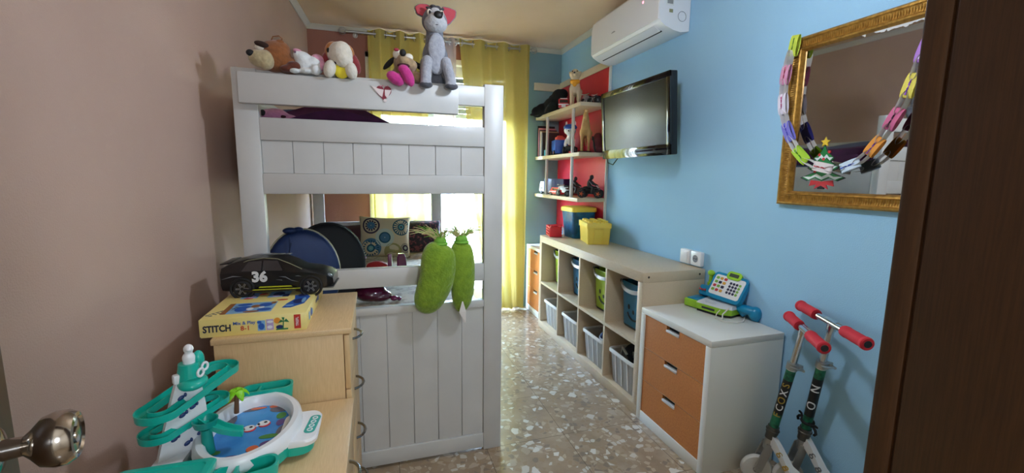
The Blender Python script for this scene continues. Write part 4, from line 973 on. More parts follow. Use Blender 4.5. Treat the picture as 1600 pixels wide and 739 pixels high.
def clear_bin(y0, y1, label, x0=1.312):
    yc = (y0 + y1) / 2 - 0.008; Zb = 0.059; W = 0.275; D = 0.35; cx = x0 + D / 2
    t = thing('clear_box', label, 'storage box', (cx, yc, Zb), group='translucent boxes in the lower row')
    b = MB()
    o_ = [rrect(cx, yc, d, w, 0.02, Zb + z) for z, d, w in ((0, D - 0.05, W - 0.05), (0.006, D - 0.045, W - 0.045), (0.19, D - 0.018, W - 0.018))]
    i_ = [rrect(cx, yc, d, w, 0.018, Zb + z) for z, d, w in ((0.19, D - 0.022, W - 0.022), (0.008, D - 0.049, W - 0.049))]
    b.loft(o_ + i_); bd = obj('box', b, clear, t)
    b = MB(); R_ = [rrect(cx, yc, d, w, 0.024, Zb + z) for z, d, w in ((0.182, D - 0.017, W - 0.017), (0.182, D, W), (0.196, D, W), (0.203, D - 0.006, W - 0.006), (0.200, D - 0.022, W - 0.022), (0.186, D - 0.020, W - 0.020))]
    b.loft(R_ + [R_[0]], cap=False); obj('rim', b, rimw, t)
    b = MB()
    for dy in (-0.062, 0.0, 0.062):
        b.loft([[Vector((x0 + 0.0225 - 0.0135 * (z / 0.18) - k, yc + dy + s_ * 0.004, Zb + z)) for k, s_ in ((-0.002, -1), (0.0025, -1), (0.0025, 1), (-0.002, 1))] for z in (0.01, 0.18)])
    obj('ribs', b, rimw, bd)
    return t, cx, yc, Zb
B4 = clear_bin(*cells[0], 'translucent box in the lower row heaped with dark things, nearest the camera')
B3 = clear_bin(*cells[1], 'translucent box in the lower row holding a navy shoe, second from the near end')
B2 = clear_bin(*cells[2], 'translucent box in the lower row with a white toy end sticking out')
B1 = clear_bin(*cells[3], 'translucent box in the lower row at the far end, beside the far drawer unit')
def heap(cx, yc, Zb, label, m, pts, nm='cloth_heap', cat='clothes'):
    t = thing(nm, label, cat, (cx, yc, Zb + 0.012)); b = MB()
    for (dx, dy, z, rx, ry, rz) in pts: b.ell((cx + dx, yc + dy, Zb + z), (rx, ry, rz))
    blob('cloth' if cat == 'clothes' else 'body', b, m, 0.007, t); return t
_, cx, yc, zb = B4
t = heap(cx, yc, zb, 'black bundle overflowing the nearest translucent box', mat('black_bundle', (24, 25, 32), 0.8, bump=(50, 0.4)), [(0, 0, 0.08, 0.13, 0.10, 0.07), (0.02, 0.02, 0.15, 0.12, 0.09, 0.06), (-0.05, 0.03, 0.20, 0.07, 0.06, 0.045), (0.05, -0.03, 0.21, 0.08, 0.06, 0.05), (-0.02, -0.05, 0.205, 0.05, 0.035, 0.035)])
b = MB()
for k in range(3):
    b.tube([(cx - 0.10 + 0.02 * k, yc - 0.03 - 0.012 * k, zb + 0.19), (cx - 0.12, yc - 0.05, zb + 0.222 + 0.006 * k), (cx - 0.08 + .01 * k, yc - 0.085, zb + 0.222), (cx - 0.03, yc - 0.09 + .01 * k, zb + 0.215), (cx + 0.02, yc - 0.08, zb + 0.19)], 0.004)
b.tube([(cx - 0.13, yc + 0.06, zb + 0.17), (cx - 0.14, yc + 0.03, zb + 0.235), (cx - 0.135, yc - 0.01, zb + 0.205)], 0.007)
o = obj('cable', b, mat('cable_grey', (150, 148, 140), 0.5)); tag(o, 'grey cable coiled over the black bundle in the nearest translucent box', 'cable')
_, cx, yc, zb = B3
t = heap(cx, yc, zb, 'navy toy shoe lying in the second translucent box', mat('navy_cloth', (32, 42, 86), 0.7, bump=(60, 0.3)), [(0, 0, 0.07, 0.13, 0.10, 0.06), (-0.04, -0.02, 0.15, 0.09, 0.07, 0.06), (-0.06, -0.05, 0.20, 0.08, 0.045, 0.036), (0.02, -0.05, 0.21, 0.06, 0.045, 0.045)], 'toy_shoe', 'shoe')
b = MB(); b.tube([(cx - 0.115, yc - 0.095, zb + 0.185), (cx - 0.135, yc - 0.05, zb + 0.182), (cx - 0.115, yc - 0.008, zb + 0.185)], 0.006); obj('sole', b, plwhite, t)
_, cx, yc, zb = B2
t = heap(cx, yc, zb, 'white soft toy end rising from the third translucent box', mat('white_soft', (214, 210, 206), 0.85, bump=(60, 0.3)), [(0, 0, 0.07, 0.13, 0.10, 0.06), (-0.03, -0.05, 0.14, 0.08, 0.05, 0.05), (-0.075, -0.088, 0.19, 0.035, 0.03, 0.032)], 'soft_toy', 'soft toy')
_, cx, yc, zb = B1
heap(cx, yc, zb, 'pale folded cloth seen through the far translucent box', mat('pale_cloth', (206, 196, 180), 0.85, bump=(60, 0.3)), [(0, 0, 0.06, 0.13, 0.10, 0.05), (-0.03, 0.02, 0.11, 0.09, 0.07, 0.04)])

# ------------------------------------------------------------------ toy cash register
cr = thing('toy_cash_register', 'blue and lime toy cash register on the near white drawer unit', 'toy cash register', (1.60, 1.69, 0.612), (0, 0, math.radians(0)))
rblue = mat('register_blue', (22, 136, 178), 0.3); rlime = mat('register_lime', (150, 200, 50), 0.35)
# local frame: X along the counter towards the camera (to the right in the photo), Y towards the wall
cr.rotation_euler = (0, 0, math.radians(-76)); cr.location = (1.590, 1.70, 0.612); M_ = wm(cr)
def R_(b): b.xf(M_); return b
b = MB(); b.box((-0.105, 0.055, 0.022), (0.09, 0.15, 0.040), 0.006); b.box((-0.07, 0.055, 0.007), (0.03, 0.14, 0.012)); obj('card_reader', R_(b), rlime, cr)
b = MB(); b.box((-0.105, 0.05, 0.0435), (0.072, 0.12, 0.008), 0.004); obj('reader_top', R_(b), rblue, cr)
b = MB(); b.loft([[Vector(p) for p in ((-0.06, -0.035 , z), (0.075, -0.035, z), (0.105, -0.01, z), (0.105, 0.13, z), (-0.06, 0.13, z))] for z in (0.0, 0.012)]); obj('foot', R_(b), black, cr)
b = MB(); b.loft([[Vector(p) for p in ((-0.062, -0.04, z), (0.075, -0.04, z), (0.11, -0.01, z), (0.11, 0.13, z), (-0.062, 0.13, z))] for z in (0.012, 0.042)]); obj('drawer', R_(b), rlime, cr)
b = MB(); b.box((0.005, -0.041, 0.026), (0.07, 0.003, 0.010), 0.001); obj('drawer_label', R_(b), mat('register_dark', (54, 60, 60), 0.5), cr)
b = MB(); b.loft([[Vector(p) for p in ((-0.064, -0.04, 0.040), (0.075, -0.04, 0.040), (0.112, -0.01, 0.040), (0.112, 0.13, 0.040), (-0.064, 0.13, 0.040))], [Vector(p) for p in ((-0.06, -0.03, 0.050), (0.07, -0.03, 0.050), (0.105, -0.005, 0.054), (0.105, 0.125, 0.066), (-0.06, 0.125, 0.066))]]); b.box((0.0, -0.015, 0.0525), (0.05, 0.018, 0.006), 0.002); obj('lid', R_(b), mat('register_grey', (206, 212, 216), 0.35), cr)
# tilted keypad panel
sc = bpy.data.objects.new('tmp', None)
Ms = Matrix.Translation((0.040, 0.045, 0.130)) @ Matrix.Rotation(math.radians(58), 4, 'X') @ Matrix.Rotation(math.radians(-4), 4, 'Z')
def rr2(w, h, r, n=5): return [(p.x, p.y) for p in rrect(0, 0, w, h, r, 0, n)]
b = MB(); b.prism(rr2(0.182, 0.138, 0.02), 0.030, Ms @ Matrix.Translation((0, 0, -0.030))); pn = obj('keypad_panel', R_(b), rblue, cr)
b = MB(); b.prism(rr2(0.160, 0.108, 0.012), 0.0012, Ms @ Matrix.Translation((0, 0.002, 0))); b.xf(M_); ov = obj('key_overlay', b, mat('overlay_white', (230, 232, 232), 0.4), pn, angle=0)
keys = {'dark': MB(), 'green': MB(), 'red': MB(), 'amber': MB()}
for i in range(4):
    for j in range(4):
        keys['dark' if i < 3 else 'green'].prism(rr2(0.0115, 0.0125, 0.003, 2), 0.0026, Ms @ Matrix.Translation((0.012 + i * 0.0160, 0.026 - j * 0.0168, 0)))
cyc = ['green', 'amber', 'red', 'green', 'dark', 'amber', 'red', 'green', 'dark', 'green', 'red', 'amber']
for k in range(12):
    keys[cyc[k]].prism(rr2(0.016, 0.014, 0.003, 2), 0.0024, Ms @ Matrix.Translation((-0.064 + (k % 3) * 0.0215, 0.038 - (k // 3) * 0.0215, 0)))
for nm, c_ in (('dark', (44, 44, 70)), ('green', (130, 180, 70)), ('red', (196, 60, 66)), ('amber', (214, 160, 60))):
    keys[nm].xf(M_); obj('keys', keys[nm], mat('key_' + nm, c_, 0.4), ov)
b = MB(); b.prism(rr2(0.075, 0.042, 0.018), 0.014, Ms @ Matrix.Translation((0.012, 0.066, -0.008))); b.xf(M_); ds = obj('display', b, rlime, pn)
b = MB(); b.prism(rr2(0.048, 0.018, 0.003), 0.0155, Ms @ Matrix.Translation((0.012, 0.067, -0.008))); b.xf(M_); obj('display_window', b, mat('lcd', (70, 78, 70), 0.2), ds)
b = MB(); b.box((0.03, 0.07, 0.09), (0.08, 0.04, 0.06), 0.01); obj('neck', R_(b), rblue, cr)
b = MB(); b.box((-0.094, 0.085, 0.078), (0.062, 0.05, 0.058), 0.012, (math.radians(-20), 0, 0)); cr2 = obj('scale', R_(b), rblue, cr)
b = MB()
for k, c_ in enumerate(((-0.112, 0.090), (-0.098, 0.088), (-0.084, 0.090))): b.ell((c_[0], 0.055, c_[1]), (0.006, 0.004, 0.006))
b.xf(M_); obj('buttons', b, mat('key_red', (196, 60, 66), 0.4), cr2)
b = MB(); b.cyl((-0.086, 0.10, 0.09), (-0.082, 0.098, 0.172), 0.011, 0.009); b.ell((-0.082, 0.098, 0.174), (0.02, 0.014, 0.016)); b.cyl((-0.085, 0.099, 0.110), (-0.085, 0.099, 0.125), 0.015); obj('lever', R_(b), rlime, cr)
b = MB(); b.ell((0.145, 0.05, 0.045), (0.06, 0.032, 0.022)); b.ell((0.185, 0.055, 0.035), (0.03, 0.032, 0.034)); b.cyl((0.19, 0.055, 0.035), (0.185, 0.055, 0.002), 0.022, 0.018); b.cyl((0.11, 0.045, 0.045), (0.14, 0.045, 0.012), 0.014, 0.012); b.xf(M_); blob('hand_scanner', b, rblue, 0.004, cr)
b = MB(); b.tube([(0.07, -0.03, 0.044), (0.062, -0.055, 0.02), (0.075, -0.085, 0.004), (0.12, -0.095, 0.004), (0.165, -0.06, 0.004), (0.17, -0.01, 0.004), (0.15, 0.03, 0.01)], 0.0022); b.tube([(0.10, -0.02, 0.05), (0.095, -0.06, 0.025), (0.105, -0.075, 0.006)], 0.0032); obj('cord', R_(b), mat('cord_white', (220, 214, 206), 0.5), cr)

# ------------------------------------------------------------------ kick scooters
foam = mat('red_foam', (196, 30, 46), 0.75, bump=(300, 0.25))
stkgreen = mat('tube_green', (28, 112, 78), 0.4, var=(40, (16, 76, 54), 0.45, 0.6)); stkblack = mat('tube_black', (20, 20, 20), 0.4)
swhite = mat('scooter_white', (216, 216, 214), 0.35); goldink = mat('gold_ink', (176, 146, 62), 0.45); whiteink = mat('white_ink', (232, 232, 232), 0.45); greyink = mat('grey_ink', (110, 112, 112), 0.5)
def scooter(label, B, T, far, near, deckdir, letters, hooks, logo):
    B, T, far, near = map(Vector, (B, T, far, near))
    t = thing('kick_scooter', label, 'kick scooter', (B.x, B.y, 0), group='kick scooters against the blue wall')
    ax = (T - B).normalized(); hb = (near - far).normalized(); L_ = (T - B).length
    fwd = hb.cross(ax).normalized()
    if fwd.x > 0: fwd = -fwd
    b = MB(); b.cyl(far + hb * 0.02, near - hb * 0.02, 0.0115, n=18); b.cyl(T - ax * 0.028, T + ax * 0.004, 0.0155, n=18); b.cyl(T - hb * 0.03, T + hb * 0.03, 0.0145, n=18); hbr = obj('handlebar', b, chrome, t)
    b = MB(); b.ring(T + hb * 0.034, hb, 0.0125, 0.002); b.ring(T - hb * 0.034, hb, 0.0125, 0.002); obj('collar', b, steel, hbr)
    for p, s_ in ((far, 1), (near, -1)):
        b = MB(); L2 = 0.118
        b.lathe([(0.011, 0), (0.019, 0), (0.0225, 0.004), (0.0225, 0.014), (0.020, 0.017), (0.0205, 0.06), (0.020, L2 - 0.02), (0.0215, L2 - 0.014), (0.020, L2), (0.012, L2)], frame(p, hb * s_, (0, 0, 1)), 24); g = obj('grip', b, foam, t)
        b = MB(); b.lathe([(0, -0.001), (0.012, -0.001), (0.014, 0.002), (0, 0.002)], frame(p, hb * s_, (0, 0, 1)), 18); obj('end_cap', b, black, g)
    cl = B + ax * (L_ * 0.66)
    b = MB(); b.cyl(cl, T - ax * 0.02, 0.0125, n=18); obj('upper_stem', b, chrome, t)
    b = MB(); b.cyl(cl - ax * 0.012, cl + ax * 0.014, 0.021, n=20); b.box(cl - fwd * 0.026, (0.02, 0.018, 0.022), 0.003); b.cyl(cl - fwd * 0.03 - hb * 0.022, cl - fwd * 0.03 + hb * 0.03, 0.005); b.tube([cl - fwd * 0.03 + hb * 0.024, cl + hb * 0.034 + ax * 0.004, cl + fwd * 0.02 + hb * 0.03 + ax * 0.006], 0.0045); obj('clamp', b, steel, t)
    b = MB(); b.m(0).cyl(B + ax * 0.045, B + ax * 0.11, 0.0175, n=24); b.m(1).cyl(B + ax * 0.11, cl - ax * 0.06, 0.0175, n=24); b.m(0).cyl(cl - ax * 0.06, cl - ax * 0.014, 0.0175, n=24); b.m(2).cyl(cl - ax * 0.016, cl - ax * 0.008, 0.0178, n=24)
    tb = obj('tube', b, [stkgreen, stkblack, whiteink], t)
    # lettering runs up the tube, wrapped around the side that faces the room
    vd = (Vector((0, 0, H)) - B); vd = (vd - ax * vd.dot(ax)).normalized()
    lo_ = 0.125 if hooks else 0.09; span = (cl - ax * 0.065) - (B + ax * lo_); n = len(letters)
    for k, (ch_, mk) in enumerate(letters):
        o = B + ax * lo_ + span * ((k + 0.5) / n)
        Mt = frame(o, vd, ax) @ Matrix.Rotation(PI / 2, 4, 'Z')
        me = text(ch_, min(0.046, span.length / n * 1.15), Matrix.Identity(4), mk, None, 'lettering', ext=0.0)
        tm = bmesh.new(); tm.from_mesh(me.data); bmesh.ops.triangulate(tm, faces=tm.faces)
        for _k in range(2): bmesh.ops.subdivide_edges(tm, edges=list(tm.edges), cuts=1, use_grid_fill=True)
        tm.to_mesh(me.data); tm.free()
        for v in me.data.vertices:
            x, y = v.co.x, v.co.y; a = y / 0.0183
            p = o + ax * x + (vd * math.cos(a) + vd.cross(ax) * math.sin(a)) * 0.0183
            v.co = wm(t).inverted() @ p
        me.parent = tb
    b = MB(); b.cyl(B - ax * 0.01, B + ax * 0.016, 0.021, n=22); b.cyl(B + ax * 0.016, B + ax * 0.046, 0.0235, 0.021, n=22); b.ring(B + ax * 0.03, ax, 0.023, 0.003); obj('headset', b, mat('headset_grey', (96, 92, 86), 0.35, 0.8), t)
    WR = 0.060
    wc = Vector((B.x, B.y, 0)) + Vector((fwd.x, fwd.y, 0)).normalized() * 0.045; wc.z = WR
    haxh = Vector((hb.x, hb.y, 0)).normalized()
    b = MB(); b.cyl(B - ax * 0.06, B - ax * 0.008, 0.018, n=18)
    for s_ in (-1, 1):
        b.loft([[c + d for d in (fwd * 0.016 + haxh * 0.003, fwd * 0.016 - haxh * 0.003, -fwd * 0.016 - haxh * 0.003, -fwd * 0.016 + haxh * 0.003)] for c in (B - ax * 0.035 + haxh * s_ * 0.020, (B + wc) / 2 + haxh * s_ * 0.021 - Vector((0, 0, 0.006)), wc + haxh * s_ * 0.021)])
        b.cyl(wc + haxh * s_ * 0.016, wc + haxh * s_ * 0.027, 0.008, n=14)
    b.box(B - ax * 0.045, (0.03, 0.03, 0.03), 0.006); obj('fork', b, mat('fork_silver', (176, 174, 170), 0.3, 0.85), t)
    b = MB(); b.lathe([(WR * 0.78, -0.012), (WR * 0.92, -0.012), (WR, -0.006), (WR, 0.006), (WR * 0.92, 0.012), (WR * 0.78, 0.012)], frame(wc, haxh), 32); wh = obj('wheel', b, mat('wheel_clear_pu', (206, 204, 198), 0.35), t)
    b = MB(); fM = frame(wc, haxh)
    b.lathe([(0, -0.013), (0.014, -0.013), (0.014, 0.013), (0, 0.013)], fM, 20); b.lathe([(WR * 0.70, -0.010), (WR * 0.79, -0.010), (WR * 0.79, 0.010), (WR * 0.70, 0.010)], fM, 28)
    for k in range(12):
        a = 2 * PI * k / 12; b.box(fM @ Vector((0.029 * math.cos(a), 0.029 * math.sin(a), 0)), (0.034, 0.005, 0.016), 0, fM.to_3x3().to_4x4() @ Matrix.Rotation(a, 4, 'Z'))
    obj('hub', b, mat('hub_pale', (118, 116, 110), 0.4), wh)
    # neck and deck
    dd = Vector(deckdir).normalized(); sd = dd.cross(Vector((0, 0, 1))).normalized()
    def sec(c, w, h): return [c + sd * x + Vector((0, 0, z)) for x, z in ((-w, -h), (w, -h), (w, h), (-w, h))]
    hd = B - ax * 0.03
    path = [(hd + dd * 0.012 + Vector((0, 0, 0.02)), 0.011, 0.026), (hd + dd * 0.05 + Vector((0, 0, -0.014)), 0.012, 0.022), (hd + dd * 0.10 + Vector((0, 0, -0.068)), 0.017, 0.016), (Vector((hd.x, hd.y, 0.098)) + dd * 0.145, 0.034, 0.012), (Vector((hd.x, hd.y, 0.090)) + dd * 0.20, 0.052, 0.009), (Vector((hd.x, hd.y, 0.088)) + dd * 0.44, 0.052, 0.009), (Vector((hd.x, hd.y, 0.090)) + dd * 0.49, 0.036, 0.009)]
    b = MB(); b.loft([sec(*q) for q in path]); dk = obj('deck', b, swhite, t)
    b = MB(); b.loft([sec(Vector((hd.x, hd.y, z)) + dd * q, w, 0.0015) for q, w, z in ((0.165, 0.036, 0.106), (0.20, 0.044, 0.1005), (0.43, 0.044, 0.0985), (0.45, 0.032, 0.0985))]); obj('grip_tape', b, blackm, dk)
    for k, (s_, mk) in enumerate(logo):
        q0, q1 = path[1][0], path[2][0]; c = q0.lerp(q1, 0.15 + 0.8 * k); w = 0.0128 + 0.0045 * k
        side = sd if (Vector((0, 0, H)) - c).dot(sd) > 0 else -sd
        nn = side; upv = (q1 - q0).normalized()
        text(s_, 0.042, frame(c + side * w, nn, upv.cross(nn) if False else Vector((0, 0, 1))) @ Matrix.Rotation(math.radians(-48), 4, 'Z'), mk, dk, 'logo')
    rw = Vector((hd.x, hd.y, 0.05)) + dd * 0.53
    b = MB(); b.lathe([(0.012, -0.012), (0.046, -0.012), (0.05, -0.006), (0.05, 0.006), (0.046, 0.012), (0.012, 0.012)], frame(rw, sd), 28); obj('wheel', b, mat('wheel_clear_pu', (206, 204, 198), 0.35), t)
    b = MB(); b.loft([[rw + dd * (0.058 * math.cos(a)) + Vector((0, 0, 0.058 * math.sin(a))) + sd * s_ + (dd * math.cos(a) + Vector((0, 0, math.sin(a)))) * k for s_, k in ((-0.02, 0), (0.02, 0), (0.02, 0.003), (-0.02, 0.003))] for a in [math.radians(20 + 14 * i) for i in range(11)]]); obj('fender', b, blackm, t)
    if hooks:
        c = B + ax * 0.078; b = MB()
        b.ring(c, ax, 0.020, 0.006, 20, 8)
        for s_ in (-1, 1):
            q = c + haxh * s_ * 0.022 + vd * 0.006
            b.tube([q - haxh * s_ * 0.012, q + haxh * s_ * 0.015 + ax * 0.004, q + haxh * s_ * 0.034 - ax * 0.004, q + haxh * s_ * 0.042 - ax * 0.016, q + haxh * s_ * 0.034 - ax * 0.026], 0.0055)
            b.tube([q + haxh * s_ * 0.008 + vd * 0.004, q + haxh * s_ * 0.026 + ax * 0.014, q + haxh * s_ * 0.04 + ax * 0.014], 0.0045)
        obj('strap_hooks', b, blackm, t)
    return t
G_, W_ = goldink, whiteink
scooter('kick scooter with red grips beside the white drawer unit', (1.545, 1.272, 0.215), (1.578, 1.205, 0.702), (1.640, 1.325, 0.708), (1.468, 1.040, 0.697), (0.06, -1.0, 0), [('F', G_), ('C', W_), ('O', G_), ('X', W_), ('S', G_)], False, [('8', G_), ('81', G_)])
scooter('kick scooter with red grips and black hooks on its stem, nearest the door', (1.640, 1.205, 0.235), (1.592, 1.110, 0.752), (1.672, 1.305, 0.758), (1.512, 0.935, 0.747), (-0.04, -1.0, 0), [('O', W_), ('N', W_)], True, [('8', greyink), ('81', greyink)])

# ------------------------------------------------------------------ game box and toy car on the tall chest
gx0, gx1, gy0, gy1, gz0, gz1 = -0.492, -0.214, 1.382, 1.795, 0.8085, 0.862
boxy = mat('game_box_yellow', (236, 216, 128), 0.42, var=(5, (242, 226, 150), 0.35, 0.7))
gb = thing('game_box', 'flat yellow board game box on top of the taller beech chest', 'board game', ((gx0 + gx1) / 2, (gy0 + gy1) / 2, gz0))
b = MB(); b.bb(gx0 + 0.002, gx1 - 0.002, gy0 + 0.002, gy1 - 0.002, gz0, gz1 - 0.01); obj('tray', b, boxy, gb)
b = MB(); b.bb(gx0, gx1, gy0, gy1, gz0 + 0.003, gz1, 0.0012); lid = obj('lid', b, boxy, gb)
pb = mat('print_blue', (40, 92, 178), 0.45); pn_ = mat('print_navy', (34, 46, 104), 0.45); plb = mat('print_sky', (130, 176, 214), 0.45); pr_ = mat('print_red', (196, 52, 40), 0.45); pbr = mat('print_brown', (150, 96, 48), 0.45); por = mat('print_orange', (230, 150, 50), 0.45); pgr = mat('print_green', (40, 120, 70), 0.45); plil = mat('print_lilac', (186, 164, 206), 0.45); pw = mat('print_white', (230, 232, 236), 0.45)
Mf = frame(((gx0 + gx1) / 2, gy0 - 0.0002, (gz0 + gz1) / 2 + 0.001), (0, -1, 0))
text('STITCH', 0.027, Mf @ Matrix.Translation((-0.095, -0.004, 0)), mat('print_ink', (30, 36, 60), 0.5), lid, 'lettering', sx=0.78, bold=0.03)
text('Mix & Play', 0.0135, Mf @ Matrix.Translation((-0.026, 0.008, 0)), pb, lid, 'lettering')
text('8-1', 0.019, Mf @ Matrix.Translation((-0.024, -0.008, 0)), pr_, lid, 'lettering')
def patch(M, polys):
    for mm_, ps, h in polys:
        for p in ps:
            b = MB(); b.prism(p, h, M); obj('printed_picture', b, mm_, lid, angle=0)
def disc(x, y, rx, ry=None, n=16): ry = ry or rx; return [(x + rx * math.cos(2 * PI * k / n), y + ry * math.sin(2 * PI * k / n)) for k in range(n)]
def rc(x0, x1, y0, y1): return [(x0, y0), (x1, y0), (x1, y1), (x0, y1)]
patch(Mf, [(plb, [rc(0.008, 0.028, -0.019, 0.012)], 0.0006), (plil, [rc(0.031, 0.050, -0.019, 0.014)], 0.0006), (pb, [disc(0.018, -0.006, 0.008, 0.010), disc(0.013, 0.007, 0.006, 0.004)], 0.001), (pw, [disc(0.040, -0.010, 0.007, 0.005), disc(0.041, 0.006, 0.008, 0.004)], 0.001), (por, [disc(0.060, 0.008, 0.009)], 0.0006), (pgr, [[(0.073, -0.019), (0.076, -0.019), (0.078, 0.006), (0.0755, 0.006)], [(0.077, 0.004), (0.062, 0.000), (0.070, 0.010)], [(0.077, 0.004), (0.092, 0.001), (0.084, 0.012)], [(0.077, 0.004), (0.072, 0.017), (0.080, 0.016)], rc(0.056, 0.088, -0.021, -0.017)], 0.0011), (pn_, [disc(0.066, -0.012, 0.010, 0.006)], 0.0008), (pr_, [rc(0.105, 0.123, -0.021, 0.022)], 0.0006)])
text('TREFL', 0.0105, Mf @ Matrix.Translation((0.114, 0.001, 0.0006)) @ Matrix.Rotation(PI / 2, 4, 'Z'), pw, lid, 'lettering')
Mt = Matrix.Translation(((gx0 + gx1) / 2, (gy0 + gy1) / 2, gz1 - 0.0002))
text('STITCH', 0.030, Mt @ Matrix.Translation((-0.098, -0.135, 0)) @ Matrix.Rotation(math.radians(52), 4, 'Z'), mat('print_ink_soft', (96, 92, 96), 0.5), lid, 'lettering')
patch(Mt, [(plb, [rc(-0.085, 0.035, -0.165, -0.055)], 0.0006), (pb, [disc(-0.05, -0.12, 0.022, 0.03), disc(0.005, -0.09, 0.02, 0.022), disc(0.012, -0.14, 0.02, 0.016), disc(-0.055, -0.075, 0.02, 0.012)], 0.0009), (pbr, [disc(-0.02, -0.155, 0.022, 0.008), disc(-0.02, -0.1, 0.012, 0.016), rc(-0.1, -0.085, -0.165, -0.055), disc(0.025, -0.07, 0.008, 0.012)], 0.0011), (pw, [disc(-0.03, -0.125, 0.01, 0.012), disc(0.0, -0.115, 0.008, 0.007)], 0.0013),
            (plb, [rc(-0.01, 0.055, 0.0, 0.075), rc(-0.09, -0.04, 0.0, 0.07)], 0.0006), (pn_, [disc(0.02, 0.04, 0.018, 0.024), rc(0.036, 0.055, 0.0, 0.03), disc(-0.07, 0.05, 0.012, 0.012)], 0.0010), (plil, [disc(-0.01 + 0.025, 0.015, 0.012, 0.01), disc(-0.06, 0.02, 0.014, 0.018)], 0.0012), (pr_, [disc(-0.065, 0.0, 0.014, 0.006), disc(0.045, -0.04, 0.016, 0.007), disc(-0.03, 0.05, 0.014, 0.007)], 0.0010),
            (pb, [[(0.06, -0.135), (0.085, -0.14), (0.118, -0.10), (0.126, -0.02), (0.105, 0.03), (0.075, 0.005), (0.082, -0.04), (0.066, -0.09)]], 0.0006), (pn_, [disc(0.098, -0.07, 0.016, 0.028), disc(0.10, 0.0, 0.014, 0.014)], 0.0010), (pbr, [disc(0.095, 0.075, 0.03, 0.022)], 0.0006), (plb, [disc(0.112, -0.06, 0.006, 0.03), disc(0.078, -0.115, 0.012, 0.008)], 0.0012)])
Mr = frame((gx1 + 0.0002, (gy0 + gy1) / 2, (gz0 + gz1) / 2), (1, 0, 0))
patch(Mr, [(pb, [disc(-0.11, 0, 0.012, 0.014), disc(0.06, 0.002, 0.014, 0.013)], 0.0006), (plb, [disc(-0.09, -0.004, 0.012, 0.01), rc(-0.16, -0.14, -0.012, 0.012)], 0.0008), (pn_, [rc(0.0, 0.04, -0.004, 0.006)], 0.0006)])

tc = thing('toy_car', 'large black toy car numbered 36 standing on the yellow game box', 'toy car', (-0.330, 1.675, gz1 + 0.0015), (0, 0, math.radians(-4)))
M_ = wm(tc); CW = 0.074
carb = mat('car_black', (10, 10, 12), 0.28, coat=0.2)
def carsec(x, zb, zs, zt, wb, ws, wt):
    """one cross section of the car: sill, waist and top half-widths"""
    return [Vector((x, y, z)) for y, z in ((-wb, zb), (wb, zb), (ws, zb + 0.02), (ws, zs), (wt, zt), (wt * 0.5, zt + 0.003), (-wt * 0.5, zt + 0.003), (-wt, zt), (-ws, zs), (-ws, zb + 0.02))]
b = MB()
b.loft([carsec(*q) for q in ((-0.176, 0.038, 0.070, 0.076, 0.045, 0.054, 0.046), (-0.168, 0.022, 0.080, 0.096, 0.060, 0.070, 0.056), (-0.135, 0.018, 0.084, 0.113, 0.066, 0.074, 0.054), (-0.09, 0.016, 0.084, 0.125, 0.068, 0.074, 0.050), (-0.04, 0.016, 0.083, 0.128, 0.068, 0.072, 0.049), (0.005, 0.016, 0.081, 0.124, 0.068, 0.072, 0.049), (0.045, 0.016, 0.080, 0.106, 0.068, 0.072, 0.052), (0.078, 0.016, 0.078, 0.086, 0.068, 0.074, 0.058), (0.125, 0.016, 0.073, 0.079, 0.068, 0.075, 0.056), (0.160, 0.020, 0.062, 0.068, 0.062, 0.070, 0.052), (0.178, 0.030, 0.050, 0.054, 0.048, 0.056, 0.042))])
b.box((0.16, 0, 0.02), (0.04, 0.13, 0.006), 0.002); b.box((-0.02, 0.076, 0.022), (0.16, 0.010, 0.010), 0.003); b.box((-0.02, -0.076, 0.022), (0.16, 0.010, 0.010), 0.003)
b.xf(M_); bd = obj('body', b, carb, tc, angle=28)
WXs = (0.108, -0.104)
for x in WXs:
    for s_ in (-1, 1):
        b = MB(); b.ring((x, s_ * 0.0735, 0.028), (0, 1, 0), 0.0345, 0.0045, 28, 8); b.xf(M_); obj('wheel_arch', b, blackm, bd)
def side_glass(s_):
    def q(x, z):
        k = (z - 0.083) / 0.042; return Vector((x, s_ * (0.0733 - 0.0228 * k), z))
    for poly in ([(-0.105, 0.087), (-0.045, 0.087), (-0.045, 0.118), (-0.085, 0.116)], [(-0.040, 0.087), (0.022, 0.086), (0.004, 0.117), (-0.040, 0.119)]):
        b.loft([[q(x, z) for x, z in poly], [q(x, z) + Vector((0, s_ * 0.0012, 0.0004)) for x, z in poly]])
for s_ in (-1, 1):
    b = MB(); side_glass(s_); b.xf(M_); obj('windows', b, mat('car_glass', (30, 32, 36), 0.06, coat=1.0), bd, angle=0)
ink = mat('car_decal_white', (214, 216, 218), 0.5)
Mc = M_ @ frame((-0.050, -0.0742, 0.066), (0, -1, 0.0))
text('36', 0.047, Mc, ink, bd, 'racing_number', bold=0.05)
b = MB(); b.prism([(-0.055, 0.030), (0.05, 0.030), (0.046, 0.034), (-0.05, 0.034)], 0.0008, M_ @ frame((0, -0.0745, 0), (0, -1, 0))); b.prism([(-0.072, 0.0235), (0.075, 0.0235), (0.077, 0.0260), (-0.070, 0.0260)], 0.0008, M_ @ frame((0, -0.0808, 0), (0, -1, 0))); obj('stripe', b, mat('car_stripe', (190, 196, 40), 0.4), bd, angle=0)
gr_ = mat('car_decal_grey', (110, 112, 118), 0.4)
b = MB()
for p in ([(-0.165, 0.062), (-0.13, 0.074), (-0.10, 0.070), (-0.13, 0.070)], [(0.01, 0.066), (0.03, 0.062), (0.05, 0.05), (0.07, 0.046), (0.048, 0.053), (0.03, 0.066)], [(0.0, 0.056), (0.02, 0.052), (0.018, 0.055)], [(0.06, 0.066), (0.08, 0.064), (0.07, 0.068)]): b.prism(p, 0.0008, M_ @ frame((0, -0.0745, 0), (0, -1, 0)))
